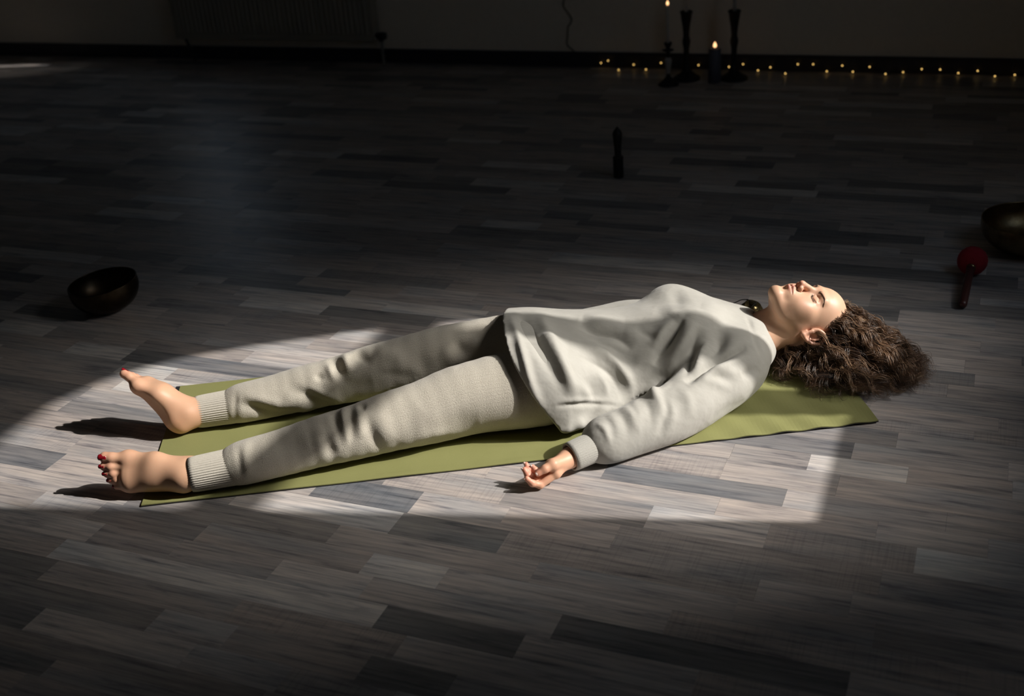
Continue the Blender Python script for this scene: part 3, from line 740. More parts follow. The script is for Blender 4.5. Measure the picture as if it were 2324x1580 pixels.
# ================================================================== clothes
def rib_tube(name, P, R, mat, parent, nrib=44, depth=.0011, th=.004, lat=None, n_ring=14, lip=.6):
    """ribbed knit band: a hollow sleeve with raised ribs along its length"""
    P = np.asarray(P, float); PR = spline(np.column_stack([P, np.broadcast_to(np.asarray(R, float).reshape(len(P), -1), (len(P), 2))]), max(2, n_ring // (len(P) - 1)))
    C, RR = PR[:, :3], PR[:, 3:]; m = len(C); T = np.gradient(C, axis=0); T /= np.linalg.norm(T, axis=1)[:, None]
    n = nrib * 6; th_ = np.linspace(0, 2 * math.pi, n, endpoint=False); rib = depth * np.cos(th_ * nrib)
    lat = nrm(lat if lat is not None else (0, 1, 0)); V = []
    for ring, off in ([(i, 0) for i in range(m)] + [(i, -th) for i in range(m - 1, -1, -1)]):
        t = T[ring]; a = nrm(lat - t * (lat @ t)); b = np.cross(t, a)
        edge = min(ring, m - 1 - ring); rr = rib * min(1, .35 + edge * .3) if off == 0 else 0 * rib
        sh = -.0012 * (edge == 0) if off == 0 else 0
        V.append(C[ring] + np.outer(np.cos(th_) * (RR[ring, 0] + rr + off + sh), a) + np.outer(np.sin(th_) * (RR[ring, 1] + rr + off + sh), b))
    V = np.concatenate(V); k = 2 * m; Fc = []
    j = np.arange(n); j2 = (j + 1) % n
    for i in range(k):
        i2 = (i + 1) % k; Fc.append(np.stack([i * n + j, i * n + j2, i2 * n + j2, i2 * n + j], 1))
    V[:, 2] = np.maximum(V[:, 2], MATZ + .0005)
    return fmesh(name, V, np.concatenate(Fc), mat, parent)

def trousers():
    F = Field((-.80, 2.28, -.01), (.26, 2.96, .25), .0029)
    for L in (LEG_N, LEG_F):
        S = spline(np.column_stack([L[2:], LEG_R[2:]]), 4)
        S = S[S[:, 0] > L[2][0] + .012]
        F.chain(S[:, :3], S[:, 3], .006)
    F.cone((.06, 2.705, .100), (.22, 2.735, .098), (.185, .094), (.155, .085), .035, lat=(0, 1, 0))
    F.cone((-.03, 2.690, .075), (.06, 2.700, .085), (.10, .05), (.15, .075), .05, lat=(0, 1, 0))
    F.half((0, 0, MATZ + .001), (0, 0, -1), .012)
    V, Q = F.nets(2)
    # soft sag and broad unevenness of thick knit
    N = normals(V, Q); x, y, z = V.T
    w = np.sin(x * 23 + 1.3 * np.sin(y * 19)) * np.sin(y * 26 + x * 7 + z * 31)
    V = V + N * (.0022 * w * (z > .02))[:, None]
    S = [  # near knee
        ([(750, 915), (762, 955), (778, 1012)], 8, -.008), ([(779, 915), (782, 960), (790, 1014)], 8, .012), ([(799, 905), (795, 955), (798, 1016)], 8, -.008), ([(812, 915), (815, 950), (822, 1000)], 9, .010),
        ([(738, 980), (745, 1010), (758, 1040)], 9, -.012), ([(725, 960), (728, 1000), (735, 1050)], 12, .006), ([(818, 915), (822, 925), (830, 930)], 6, -.010), ([(828, 935), (848, 995), (868, 1025)], 9, -.008), ([(850, 930), (868, 970), (880, 1010)], 16, .006),
        ([(600, 985), (650, 1010), (700, 1000)], 20, -.007), ([(560, 1000), (556, 1040), (566, 1080)], 9, .004), ([(905, 1000), (930, 960), (960, 930)], 22, -.005), ([(985, 990), (1040, 960), (1090, 955)], 18, -.005), ([(900, 1020), (960, 992), (1040, 985)], 10, .005),
        ([(930, 1018), (1000, 1000), (1060, 1003)], 8, -.006), ([(1130, 960), (1150, 985), (1165, 990)], 10, -.005),
        # far knee and calf
        ([(748, 798), (764, 835), (790, 880)], 8, -.008), ([(745, 822), (752, 845), (765, 870)], 7, .010), ([(783, 800), (788, 825), (800, 850)], 9, .014), ([(803, 797), (822, 812), (846, 826)], 9, -.011), ([(850, 790), (870, 800), (900, 805)], 12, .006), ([(716, 846), (724, 856), (735, 862)], 6, -.006),
        ([(538, 912), (575, 925), (625, 942), (690, 945)], 9, -.012), ([(545, 903), (600, 910), (660, 925)], 9, .006), ([(660, 880), (700, 900), (745, 922), (790, 930)], 9, -.010), ([(640, 900), (690, 925), (740, 940)], 12, .007), ([(690, 875), (750, 902), (792, 922)], 7, .006),
        ([(760, 895), (800, 880), (850, 868)], 14, -.008), ([(800, 900), (850, 890), (900, 870)], 10, .006), ([(850, 850), (900, 852), (960, 858)], 9, -.005),
        ([(1030, 770), (1045, 790), (1068, 815)], 10, -.010), ([(1000, 790), (1020, 810), (1045, 835)], 12, .005), ([(1060, 765), (1085, 785), (1105, 800)], 10, .006), ([(930, 800), (960, 830), (975, 850)], 14, -.005), ([(880, 790), (905, 815), (920, 845)], 12, .004),
        ([(540, 1010), (545, 1050), (548, 1095)], 6, -.004), ([(535, 885), (534, 920), (532, 960)], 5, -.004)]
    V = folds(V, Q, S, .9); V = relax(V, Q, 2)
    V[:, 2] = np.maximum(V[:, 2], MATZ + .0012)
    # distance round the leg, for the knit ribs
    def leg_axis(L):
        c = np.array([np.interp(V[:, 0], L[::1, 0], L[:, i]) for i in (1, 2)]).T; return np.arctan2(V[:, 2] - c[:, 1], V[:, 1] - c[:, 0]), np.hypot(V[:, 2] - c[:, 1], V[:, 1] - c[:, 0])
    an, dn = leg_axis(LEG_N); af, df = leg_axis(LEG_F)
    ang = np.where(dn < df, an, af); ang = np.mod(ang + math.pi / 2, 2 * math.pi)
    o = fmesh('trousers', V, Q, M['knit'], body); fattr(o, 'rib', ang * .062); o['label'] = 'oatmeal knitted trousers'
    for L in (LEG_N, LEG_F):
        P = [L[1] + (L[2] - L[1]) * t for t in (0.0, .35, .7, 1.0)] + [L[2] + (L[3] - L[2]) * .55]
        c = rib_tube('ankle_cuff', P, [.0415, .0425, .0435, .0445, .044], M['cuff'], o, 46, .0011); c['label'] = 'ribbed ankle cuff'
    return o
trousers()

def sweatshirt():
    F = Field((-.06, 2.29, -.01), (.73, 3.10, .31), .0032)
    #        x      y     zc    w     hz
    S = np.array([(-.10, 2.706, .118, .218, .116), (.02, 2.710, .118, .216, .116), (.12, 2.725, .112, .198, .106), (.22, 2.740, .106, .174, .099), (.32, 2.752, .106, .168, .100), (.40, 2.762, .110, .168, .108), (.465, 2.770, .112, .170, .116), (.53, 2.780, .104, .176, .094), (.585, 2.786, .096, .170, .074), (.63, 2.790, .092, .13, .056)])
    S = spline(S, 4)
    for i in range(len(S) - 1): F.cone(S[i, :3], S[i + 1, :3], S[i, 3:], S[i + 1, 3:], .006, lat=(0, 1, 0))
    F.chain([(-.06, 2.690, .034), (.10, 2.702, .034), (.18, 2.725, .04), (.30, 2.75, .066)], [(.222, .030), (.222, .030), (.196, .035), (.165, .055)], .05, lat=(0, 1, 0)); F.chain([(-.06, 2.590, .100), (.08, 2.600, .100), (.2, 2.65, .09)], [.119, .117, .08], .03)   # drapes to the mat
    F.chain([(.012, 2.800, .188), (.014, 2.745, .203), (.030, 2.675, .200), (.055, 2.600, .180)], [.018, .021, .020, .014], .02)   # bunched hem
    F.ell((.452, 2.690, .160), (.062, .060, .060), .05)                # bust
    F.ell((.436, 2.852, .167), (.060, .060, .060), .05)
    for A, AR in ((ARM_N, ARM_R), (ARM_F, ARM_RF)):
        T = spline(np.column_stack([A[:7], AR[:7]]), 4); T[-4:, 3] = np.maximum(T[-4:, 3], .0415); F.chain(T[:, :3], T[:, 3], .03)
    F.cone((.57, 2.650, .095), (.625, 2.735, .098), .062, .056, .04); F.cone((.56, 2.905, .078), (.625, 2.84, .092), .055, .052, .04)   # shoulders to neck
    F.half((0, 0, MATZ + .001), (0, 0, -1), .012)
    # neck opening
    nb, nt = NECK_B, h2w(np.array([-.006, -.044, -.105]))
    F.half((.664, 2.79, .15), nrm((1, 0, .42)), .004)
    F.cone(nb + (nb - nt) * .1, nt + (nt - nb) * .6, (.064, .054), (.060, .054), .004, 'sub', lat=(0, 1, 0))
    # slanting hem: cut and hollow
    hp, hn = np.array([.104, 2.5, .03]), nrm(np.array([-1, 0, -.60]))
    F.half(hp, hn, .003)
    X, Y, Z = F.ax[0][:, None, None], F.ax[1][None, :, None], F.ax[2][None, None, :]
    hd = (X - hp[0]) * hn[0] + (Z - hp[2]) * hn[2]
    inner = np.maximum(F.f + .0065, -hd - .075)
    F.f = np.where(hd > -.10, np.maximum(F.f, -inner), F.f).astype(np.float32)
    V, Q = F.nets(2)
    N = normals(V, Q); x, y, z = V.T
    w = np.sin(x * 31 + y * 17 + 1.5 * np.sin(y * 23)) * np.sin(y * 21 - x * 12 + z * 25)
    V = V + N * (.0018 * w * (z > .02))[:, None]
    St = [  # hem: rolled lip, groove, ridge
        ([(1150, 712), (1168, 745), (1185, 800), (1205, 870), (1235, 940)], 7, .008), ([(1174, 700), (1196, 742), (1222, 785), (1250, 830), (1280, 885)], 10, -.008), ([(1222, 704), (1240, 755), (1266, 808), (1300, 880), (1320, 920)], 11, .014), ([(1290, 850), (1310, 890), (1335, 925)], 11, -.004), ([(1335, 850), (1345, 890), (1350, 915)], 10, -.006),
        ([(1256, 924), (1300, 918), (1360, 917), (1412, 922)], 3.5, -.004), ([(1262, 915), (1310, 909), (1400, 912)], 5, .0025),
        # belly and waist
        ([(1306, 728), (1346, 748), (1400, 757), (1440, 795)], 10, -.013), ([(1320, 720), (1370, 735), (1420, 742)], 11, .008), ([(1285, 766), (1340, 785), (1395, 820), (1425, 862), (1438, 912)], 9, .008), ([(1262, 782), (1335, 810), (1388, 850), (1416, 912)], 13, -.005), ([(1380, 790), (1420, 810), (1450, 830)], 14, -.006), 
        ([(1300, 860), (1330, 890), (1350, 900)], 9, .005),
        # bust to waist
        ([(1552, 716), (1528, 755), (1503, 798), (1480, 832)], 9, -.016), ([(1530, 722), (1505, 758), (1480, 795)], 10, .008), ([(1580, 725), (1556, 770), (1525, 815), (1505, 860)], 11, .010), ([(1590, 740), (1572, 800), (1548, 868)], 10, -.007), ([(1608, 770), (1590, 810), (1572, 848)], 8, .008), ([(1640, 745), (1634, 780), (1610, 815)], 12, -.011), ([(1500, 870), (1486, 890), (1480, 910)], 9, .007),
        ([(1526, 650), (1537, 680), (1548, 712)], 11, -.0035), ([(1480, 708), (1510, 718), (1540, 728)], 12, -.003), ([(1590, 690), (1620, 700), (1650, 712)], 14, .004),
        ([(1556, 712), (1530, 755), (1505, 800), (1484, 834)], 4, -.004), ([(1700, 787), (1650, 809), (1605, 832), (1568, 858)], 4, -.004), ([(1310, 730), (1350, 749), (1400, 760), (1436, 794)], 4, -.0035), ([(1290, 800), (1340, 818), (1385, 850), (1412, 900)], 4, -.003), ([(1180, 716), (1200, 746), (1226, 788), (1250, 826)], 4, -.004), ([(1205, 735), (1230, 790), (1262, 850)], 4, .003), ([(1585, 752), (1570, 800), (1552, 855)], 4, -.004), ([(1260, 780), (1290, 830), (1310, 880)], 5, -.003), ([(1330, 770), (1380, 785), (1420, 800)], 5, -.003), ([(1440, 745), (1470, 760), (1490, 772)], 6, -.0035), ([(1350, 830), (1372, 870), (1380, 905)], 6, .003), ([(1630, 760), (1626, 785), (1604, 815)], 5, -.003),
        # armpit and sleeve
        ([(1702, 786), (1660, 805), (1613, 826), (1573, 853), (1556, 872)], 8, -.016), ([(1690, 803), (1650, 822), (1610, 842), (1575, 870)], 9, .009), ([(1595, 852), (1640, 858), (1672, 876)], 10, -.0035), ([(1605, 835), (1640, 841), (1675, 850)], 8, .004),
        ([(1445, 905), (1470, 885), (1500, 872), (1515, 888)], 9, .006), ([(1350, 960), (1372, 975), (1386, 1012)], 5, .003), ([(1376, 930), (1396, 966), (1398, 1010)], 6, .0015), ([(1400, 918), (1432, 940), (1446, 985)], 7, .0042), ([(1432, 905), (1450, 940), (1452, 990)], 6, .002),
        ([(1458, 886), (1492, 900), (1508, 950)], 9, .0055), ([(1505, 900), (1526, 935), (1516, 984)], 7, .0025), ([(1540, 876), (1564, 912), (1562, 955)], 9, .0035), ([(1588, 862), (1625, 868), (1664, 882)], 8, .0035), ([(1365, 938), (1390, 968), (1398, 1008)], 6, -.002), ([(1390, 922), (1416, 955), (1428, 998)], 6, -.002), ([(1448, 900), (1472, 925), (1482, 975)], 7, -.003), ([(1485, 885), (1512, 920), (1510, 975)], 7, -.003), ([(1508, 945), (1504, 968), (1492, 992)], 6, -.003),
        ([(1690, 704), (1704, 740), (1722, 790), (1738, 830)], 4, -.003), ([(1690, 900), (1650, 930), (1610, 965)], 10, -.005), ([(1740, 830), (1700, 880), (1650, 930), (1600, 975)], 14, .004), ([(1680, 850), (1700, 845), (1720, 830)], 9, -.005)]
    V = folds(V, Q, St, 1.4); V = relax(V, Q, 1)
    V[:, 2] = np.maximum(V[:, 2], MATZ + .0012)
    o = fmesh('sweatshirt', V, Q, M['shirt'], body); o['label'] = 'loose cream sweatshirt'
    for A in (ARM_N, ARM_F):
        d = A[7] - A[6]; P = [A[6] - d * .06, A[6] + d * .15, A[6] + d * .6, A[7] + d * .06]
        c = rib_tube('wrist_cuff', P, [.0385, .0372, .0362, .0350], M['shirtcuff'], o, 40, .00022, .005); c['label'] = 'cream wrist cuff'
    return o
sweatshirt()

# ================================================================== hair, brows, lashes
def strands(name, curves, radii, shade, mat, parent, sides=3):
    """many thin tubes in one mesh; curves (n, m, 3)"""
    C = np.asarray(curves, np.float32); n, m, _ = C.shape
    T = np.gradient(C, axis=1); T /= np.linalg.norm(T, axis=2)[..., None] + 1e-9
    A = np.cross(T, np.array([.23, .41, .88], np.float32)); A /= np.linalg.norm(A, axis=2)[..., None] + 1e-9; B = np.cross(T, A)
    th = np.linspace(0, 2 * math.pi, sides, endpoint=False)
    taper = np.interp(np.linspace(0, 1, m), [0, .1, .75, 1], [.8, 1, .85, .25])
    R = (np.asarray(radii)[:, None] * taper[None])[..., None, None]
    V = C[:, :, None] + R * (np.cos(th)[None, None, :, None] * A[:, :, None] + np.sin(th)[None, None, :, None] * B[:, :, None])
    V = V.reshape(-1, 3); base = (np.arange(n)[:, None] * m + np.arange(m - 1)[None]).ravel() * sides; Q = []
    for j in range(sides):
        j2 = (j + 1) % sides; Q.append(np.stack([base + j, base + j2, base + sides + j2, base + sides + j], 1))
    o = fmesh(name, V, np.concatenate(Q), mat, parent); fattr(o, 'shade', np.repeat(np.asarray(shade), m * sides)); return o

def hair():
    R = np.random.default_rng(3)
    BC = np.array([.868, 2.780, 0.0])                                  # middle of the fan of hair on the floor
    phk = np.radians([-165, -140, -115, -90, -65, -45, -20, 0, 20, 45, 70, 90, 120, 165]); Rk = [.165, .190, .215, .222, .240, .250, .245, .220, .185, .15, .13, .12, .11, .10]
    curves, rad, sh = [], [], []
    def is_scalp(p):
        r, f, u = p; a = abs(r)
        line = np.interp(u, [-.07, -.03, -.012, .010, .030, .060, .085, .11], [-.055, -.040, -.028, .012, .040, .050, .060, .072])
        return f < line and u > -.075
    nl = 0; tries = 0
    while nl < 300 and tries < 20000:
        tries += 1
        v = nrm(R.normal(size=3)); p = CRC + CRR * v
        if not is_scalp(p): continue
        if p[0] > .02 and R.random() < .45: continue                    # fewer on the far, hidden side
        nl += 1; n = nrm(v / CRR); root = p; rw = h2w(p); nw = nrm(HR * n[0] + HF * n[1] + HU * n[2])
        side = p[0] / .074; ph = math.atan2(side * 1.0 + R.normal() * .28, max(-.3, p[2] / .09 + .25) + R.normal() * .25)
        if p[2] < -.01 and side < 0: ph -= .55 * R.random()
        k = .55 + .5 * R.random() ** .7
        Rr = np.interp(ph, phk, Rk) * k
        zend = .009 + .060 * (1 - min(1, k)) * R.random() + .016 * R.random()
        end = BC + np.array([math.cos(ph) * Rr, math.sin(ph) * Rr, zend])
        lift = (.014 + .022 * R.random()) * (1.0 if side < .2 else .5) * (1 - .6 * min(1, max(0, p[2] / .09)))
        c1 = rw + nw * lift + HU * .02 * R.random(); cr_ = min(1, max(0, p[2] / .09)); c2 = end * (.62 + .12 * cr_) + rw * (.38 - .12 * cr_) + nw * .012 + np.array([math.cos(ph) * .045 * (1 - .4 * cr_), math.sin(ph) * .045, -.012 - .022 * cr_ + .02 * R.random()])
        NP = 38; t = np.linspace(0, 1, NP)[:, None]; path = (1 - t) ** 3 * rw + 3 * (1 - t) ** 2 * t * c1 + 3 * (1 - t) * t * t * c2 + t ** 3 * end
        q = w2h(path); e = (q - CRC) / (CRR * 1.05); L = np.linalg.norm(e, axis=1); inside = L < 1
        q[inside] = CRC + (q[inside] - CRC) / L[inside][:, None]; path = h2w(q)
        T = np.gradient(path, axis=0); T /= np.linalg.norm(T, axis=1)[:, None]; A = np.cross(T, [.1, .2, .97]); A /= np.linalg.norm(A, axis=1)[:, None] + 1e-9; B = np.cross(T, A)
        length = np.linalg.norm(np.diff(path, axis=0), axis=1).sum(); wl = .046 + .026 * R.random(); phase = R.random() * 6.28; sgn = 1 if R.random() < .5 else -1
        amp = (.0050 + .0060 * R.random()); s_ = np.linspace(0, 1, NP); grow = np.clip(s_ * 3.0, 0, 1) * (1 + .35 * s_)
        lockr = .0042 + .0035 * R.random(); tone = R.random(); ns = 16
        for _ in range(ns):
            o1, o2 = R.normal(size=2) * lockr * .5; fr = R.normal() * .25; ee = R.normal() * .10
            an = phase + sgn * 2 * math.pi * s_ * length / wl + fr * (1 + s_)
            g = grow * amp * (1 + R.normal() * .15)
            fray = 1 + 1.1 * s_ ** 2
            c = path + A * (np.cos(an) * g + o1 * fray)[:, None] + B * (np.sin(an) * g + o2 * fray)[:, None]
            cut = 1 - .12 * R.random(); c = np.stack([np.interp(np.linspace(0, cut, NP), s_, c[:, i]) for i in range(3)], 1)
            c[:, 2] = np.maximum(c[:, 2], .0075 + .001 * R.random())
            curves.append(c); rad.append(.00042 + .00022 * R.random()); sh.append(np.clip(.14 + .62 * tone + R.normal() * .17, 0, 1))
        if R.random() < .5:                                            # fly-away strands
            c = path + A * (np.cos(an * .8 + 1) * grow * amp * 1.8)[:, None] + B * (np.sin(an * .8 + 1) * grow * amp * 1.8)[:, None]
            c[:, 2] = np.maximum(c[:, 2], .0075); curves.append(c); rad.append(.00030); sh.append(.7)
    o = strands('hair', curves, rad, sh, M['hair'], body); o['label'] = 'long curly brown hair spread on the floor'
    # dense inner mass
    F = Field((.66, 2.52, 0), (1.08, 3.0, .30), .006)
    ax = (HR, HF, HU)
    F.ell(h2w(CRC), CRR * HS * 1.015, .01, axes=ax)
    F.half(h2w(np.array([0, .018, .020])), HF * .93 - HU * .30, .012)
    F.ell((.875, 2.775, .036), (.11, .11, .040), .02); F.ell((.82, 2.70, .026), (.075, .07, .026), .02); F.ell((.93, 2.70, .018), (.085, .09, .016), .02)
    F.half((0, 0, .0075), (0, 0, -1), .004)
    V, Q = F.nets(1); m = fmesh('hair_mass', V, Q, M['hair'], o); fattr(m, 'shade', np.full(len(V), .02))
hair()

def brows():
    R = np.random.default_rng(9)
    for s in (-1, 1):
        C = []
        for i in range(85):
            t = R.random(); w = .0012 * (1 - .5 * t)
            r, u = s * (.0120 + .0350 * t), .0130 + .0125 * math.sin(t * 1.7) - .0035 * t * t + R.normal() * w
            d = np.array([s * (.55 + .45 * t), .75 - 1.0 * t]); d /= np.linalg.norm(d); ln = .0060 + .002 * R.random()
            pts = [np.array([r + d[0] * ln * q, 0, u + d[1] * ln * q]) for q in (0, .33, .66, 1)]
            f0, f1 = face_f(pts[0][0], pts[0][2]), face_f(pts[3][0], pts[3][2])
            for k, q in enumerate((0, .33, .66, 1)): pts[k][1] = f0 + (f1 - f0) * q + .0001 + .0010 * math.sin(math.pi * q * .6)
            C.append(h2w(np.stack(pts)))
        strands('eyebrow', C, np.full(len(C), .00028), np.full(len(C), .4), M['brow'], body)
        C = []; ru = spline([(.0175, .0000), (.0245, -.0045), (.0325, -.0060), (.0405, -.0045), (.0470, -.0010)], 10)
        for i in range(90):
            a = ru[int(R.random() * (len(ru) - 1))] + R.normal(size=2) * .0004; f = face_f(s * a[0], a[1] + .001); t = (a[0] - .0175) / .03
            d = nrm([s * (t - .35) * .7, .50, -.85]); C.append(h2w(np.stack([np.array([s * a[0], f - .0006, a[1]]) + d * l * (.0050 + .002 * t) + np.array([0, l * l * .0012, 0]) for l in (0, .33, .66, 1)])))
        strands('eyelashes', C, np.full(len(C), .00026), np.full(len(C), .1), M['brow'], body)
brows()
ep = h2w(np.array([-.0805, -.002, -.0290])); lathe('ear_stud', [(0, .0018), (.0012, .0014), (.0017, 0), (.0012, -.0014), (0, -.0018)], M['steel'], body, ep, 10)

# ================================================================== things on the floor
def child(o, t):
    o.parent = t; o.matrix_parent_inverse = Matrix.Translation(t.location).inverted(); return o
def bowl(name, label, c, R, Hh, th, mat, tilt, inner):
    """hand-beaten bowl: outer wall, lip and inner wall, leaning by tilt = (axis vector)"""
    a = nrm(tilt); base = np.asarray(c, float)
    prof = [(0, 0), (R * .42, .0015), (R * .62, Hh * .10), (R * .80, Hh * .26), (R * .93, Hh * .48), (R * .995, Hh * .72), (R, Hh * .92), (R * 1.0, Hh)]
    inn = [(R - th, Hh), (R - th, Hh * .9), (R * .985 - th, Hh * .72), (R * .92 - th, Hh * .5), (R * .79 - th, Hh * .29), (R * .60 - th, Hh * .14), (R * .4, th + .003), (0, th)]
    t = tag(empty(name, base), label, 'bowl')
    # keep the lowest rim of the base on the floor when leaning
    low = min((z * a[2] - r * math.sqrt(max(0, 1 - a[2] ** 2))) for r, z in prof[:5]); b = base + np.array([0, 0, -low + .0006])
    sm = lambda P: [tuple(x) for x in spline(np.array(P), 3)]
    child(lathe('outer_wall', sm(prof), mat, None, b, 64, a), t)
    child(lathe('inner_wall', sm(inn), inner, None, b, 64, a), t)
    lip = [(R - th + th * .5 * (1 - math.cos(q)), Hh + th * .5 * math.sin(q)) for q in np.linspace(0, math.pi, 8)]
    child(lathe('rim', lip, inner, None, b, 64, a), t)
    return t
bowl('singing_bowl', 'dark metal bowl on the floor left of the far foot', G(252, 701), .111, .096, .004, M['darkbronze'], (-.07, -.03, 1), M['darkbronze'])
bowl('singing_bowl', 'bronze singing bowl cut off by the right edge, beside the red mallet', G(2332, 566), .148, .104, .005, M['bronze'], (-.02, -.02, 1), M['bronze'])

def mallet():
    c = G(2207, 592, .045); e = G(2184, 695, .0125); d = nrm(e - c)
    t = tag(empty('mallet', G(2207, 597)), 'red felt ball mallet with dark wooden handle on the floor', 'mallet')
    r = .0445; n = 28; V, Fc = [], []
    for i in range(n + 1):
        for j in range(2 * n):
            a, b = math.pi * i / n, math.pi * j / n; v = np.array([math.sin(a) * math.cos(b), math.sin(a) * math.sin(b), math.cos(a)])
            V.append(c + v * r * (1 + .012 * math.sin(v[0] * 19 + 2) * math.sin(v[1] * 17) + .01 * math.sin(v[2] * 23)))
    for i in range(n):
        for j in range(2 * n): Fc.append((i * 2 * n + j, (i + 1) * 2 * n + j, (i + 1) * 2 * n + (j + 1) % (2 * n), i * 2 * n + (j + 1) % (2 * n)))
    child(mesh('felt_head', V, Fc, M['felt'], None, True), t)
    L = np.linalg.norm(e - c); s = np.array([.80 * r, r * 1.1, L * .5, L * .85, L - .012, L - .004, L])
    child(tube('handle', [c + d * x for x in s], [.0105, .0115, .0120, .0125, .0125, .0105, .004], M['wood'], None, 18), t)
    child(tube('ferrule', [c + d * (r * .93), c + d * (r * 1.14)], [.0135, .0135], M['brass'], None, 18), t)
    return t
mallet()

def cymbals():
    b = G(1706, 706); t = tag(empty('tingsha_cymbals', b), 'pair of small brass cymbals on a black cord beyond the neck', 'cymbals')
    prof = [(.0015, .0135), (.006, .0130), (.011, .0105), (.0145, .0062), (.020, .0042), (.0275, .0026), (.0310, .0022), (.0322, .0012), (.0316, .0002), (.0275, .0008), (.020, .0022), (.0135, .0040), (.010, .0085), (.0015, .0115)]
    c0 = G(1703, 699, .012); c1 = G(1710, 694, .030)
    a0 = nrm((-.20, -.25, .9)); a1 = nrm((.34, -.48, .78))
    for c, a in ((c0, a0), (c1, a1)):
        low = min(z * a[2] - r * math.sqrt(1 - a[2] ** 2) for r, z in prof); c = np.array(c); c[2] = max(c[2] if c is c1 else 0, -low + .0008)
        d = child(lathe('cymbal', prof, M['brass'], None, c, 40, a), t)
    top = np.array(c1) + a1 * .016
    P = spline([G(1690, 690, .03), G(1698, 683, .036), G(1706, 681, .045), top], 8)
    child(tube('cord', spline([G(1655, 692, .002), G(1668, 687, .010), G(1682, 681, .026), G(1697, 680, .036), G(1704, 684, .040), top, G(1716, 690, .036)], 8), .0014, M['cord'], None, 6), t)
    child(tube('strap', spline([top, G(1706, 696, .034), G(1701, 705, .018), G(1698, 711, .004)], 8), .0016, M['cord'], None, 6), t)
cymbals()

def incense():
    b = G(1404, 402); s = 1 / 590.0
    t = tag(empty('incense_holder', b), 'black spindle shaped wooden ornament standing alone on the floor', 'ornament')
    child(lathe('pedestal', [(0, 0), (11 * s, 0), (12 * s, 3 * s), (12 * s, 46 * s), (12.3 * s, 47 * s), (12.3 * s, 50 * s), (11 * s, 51 * s), (0, 51 * s)], M['darkwood'], None, b, 32), t)
    p = [(7.5, 50), (7.6, 60), (8.4, 72), (9.6, 84), (10.8, 95), (11.3, 102), (10.6, 108), (8, 113), (4, 118), (1.5, 121.5), (0, 122.5)]
    child(lathe('spindle', [tuple(x) for x in spline(np.array(p) * s, 3)], M['darkwood'], None, b, 32), t)
incense()

# ================================================================== candles
def flame(p, h, parent):
    pr = [(0, 0), (.16, .06), (.26, .2), (.29, .34), (.25, .52), (.16, .72), (.07, .9), (0, 1)]
    return child(lathe('flame', [(r * h, z * h) for r, z in pr], M['flame'], None, p, 16), parent)
CS = 1 / 415.0                              # metres per pixel of the photograph back there
def tall_holder(px, py, label):
    b = G(px, py); t = tag(empty('candle_holder', b), label, 'candle holder', 'black iron candle holders')
    p = [(0, 0), (29, 0), (29.5, 3), (27, 6), (20, 10), (13, 15), (8.5, 22), (6.5, 34), (5.6, 50), (5.8, 64), (7.2, 72), (8.6, 78), (8.0, 84), (6.2, 91)]
    q = [(6.2, 91), (6.6, 100), (8.0, 112), (10.4, 126), (12.0, 138), (13.2, 139), (13.4, 142), (12, 143), (11.2, 143), (9.5, 126), (6, 124), (0, 124)]
    child(lathe('base', [tuple(x) for x in np.array(p) * CS], M['holder'], None, b, 32), t); child(lathe('cup', [tuple(x) for x in np.array(q) * CS], M['holder'], None, b, 32), t)
    return b
def candle(b, z0, h, r, label, mat, lit, fl=.026):
    p = np.array([b[0], b[1], z0]); t = tag(empty('candle', p), label, 'candle')
    child(lathe('wax', [(0, 0), (r, 0), (r * .97, h * .5), (r * .92, h * .985), (r * .8, h), (r * .35, h - r * .25), (0, h - r * .3)], mat, None, p, 24), t)
    w = p + np.array([0, 0, h - r * .3]); child(tube('wick', [w, w + np.array([.001, 0, .010 + r * .3])], .0008, M['holder'], None, 6), t)
    if lit: flame(p + np.array([0, 0, h + .002]), fl, t)
h1 = tall_holder(1558, 180, 'tall black candle holder nearest the thin lit candle')
h2 = tall_holder(1665, 180, 'tall black candle holder right of the low pillar candle')
candle(h1, 124.5 * CS, .24, .0092, 'unlit white taper candle in the middle of the three tapers', M['wax'], False)
candle(h2, 124.5 * CS, .24, .0092, 'unlit white taper candle furthest right in its tall holder', M['wax'], False)
def small_holder():
    b = G(1517, 193); t = tag(empty('candle_holder', b), 'small dark candlestick with white ceramic stem left of the tall holders', 'candle holder')
    A = lambda p: [tuple(x) for x in np.array(p) * CS]
    child(lathe('foot', A([(0, 0), (21, 0), (22, 2), (18, 6), (11, 11), (5, 18), (3.5, 24), (0, 24)]), M['holder'], None, b, 28), t)
    child(lathe('stem', A([(3.0, 21), (4.0, 27), (5.8, 38), (7.4, 48), (7.6, 53), (5.5, 57), (3, 58)]), M['stone'], None, b, 28), t)
    child(lathe('drip_dish', A([(3, 57), (3.4, 66), (5, 70), (11.5, 72), (12, 74), (10.5, 74.5), (4, 73), (4, 78), (6.5, 82), (8.4, 87), (8, 89), (5, 88), (4.4, 84), (0, 84)]), M['holder'], None, b, 28), t)
    return b
h0 = small_holder()
candle(h0, 84.5 * CS, .190, .0082, 'thin white lit taper candle furthest left', M['wax'], True, .024)
candle(G(1622, 186), .0006, .170, .0335, 'low slate blue lit pillar candle between the tall black holders', M['bluewax'], True, .030)

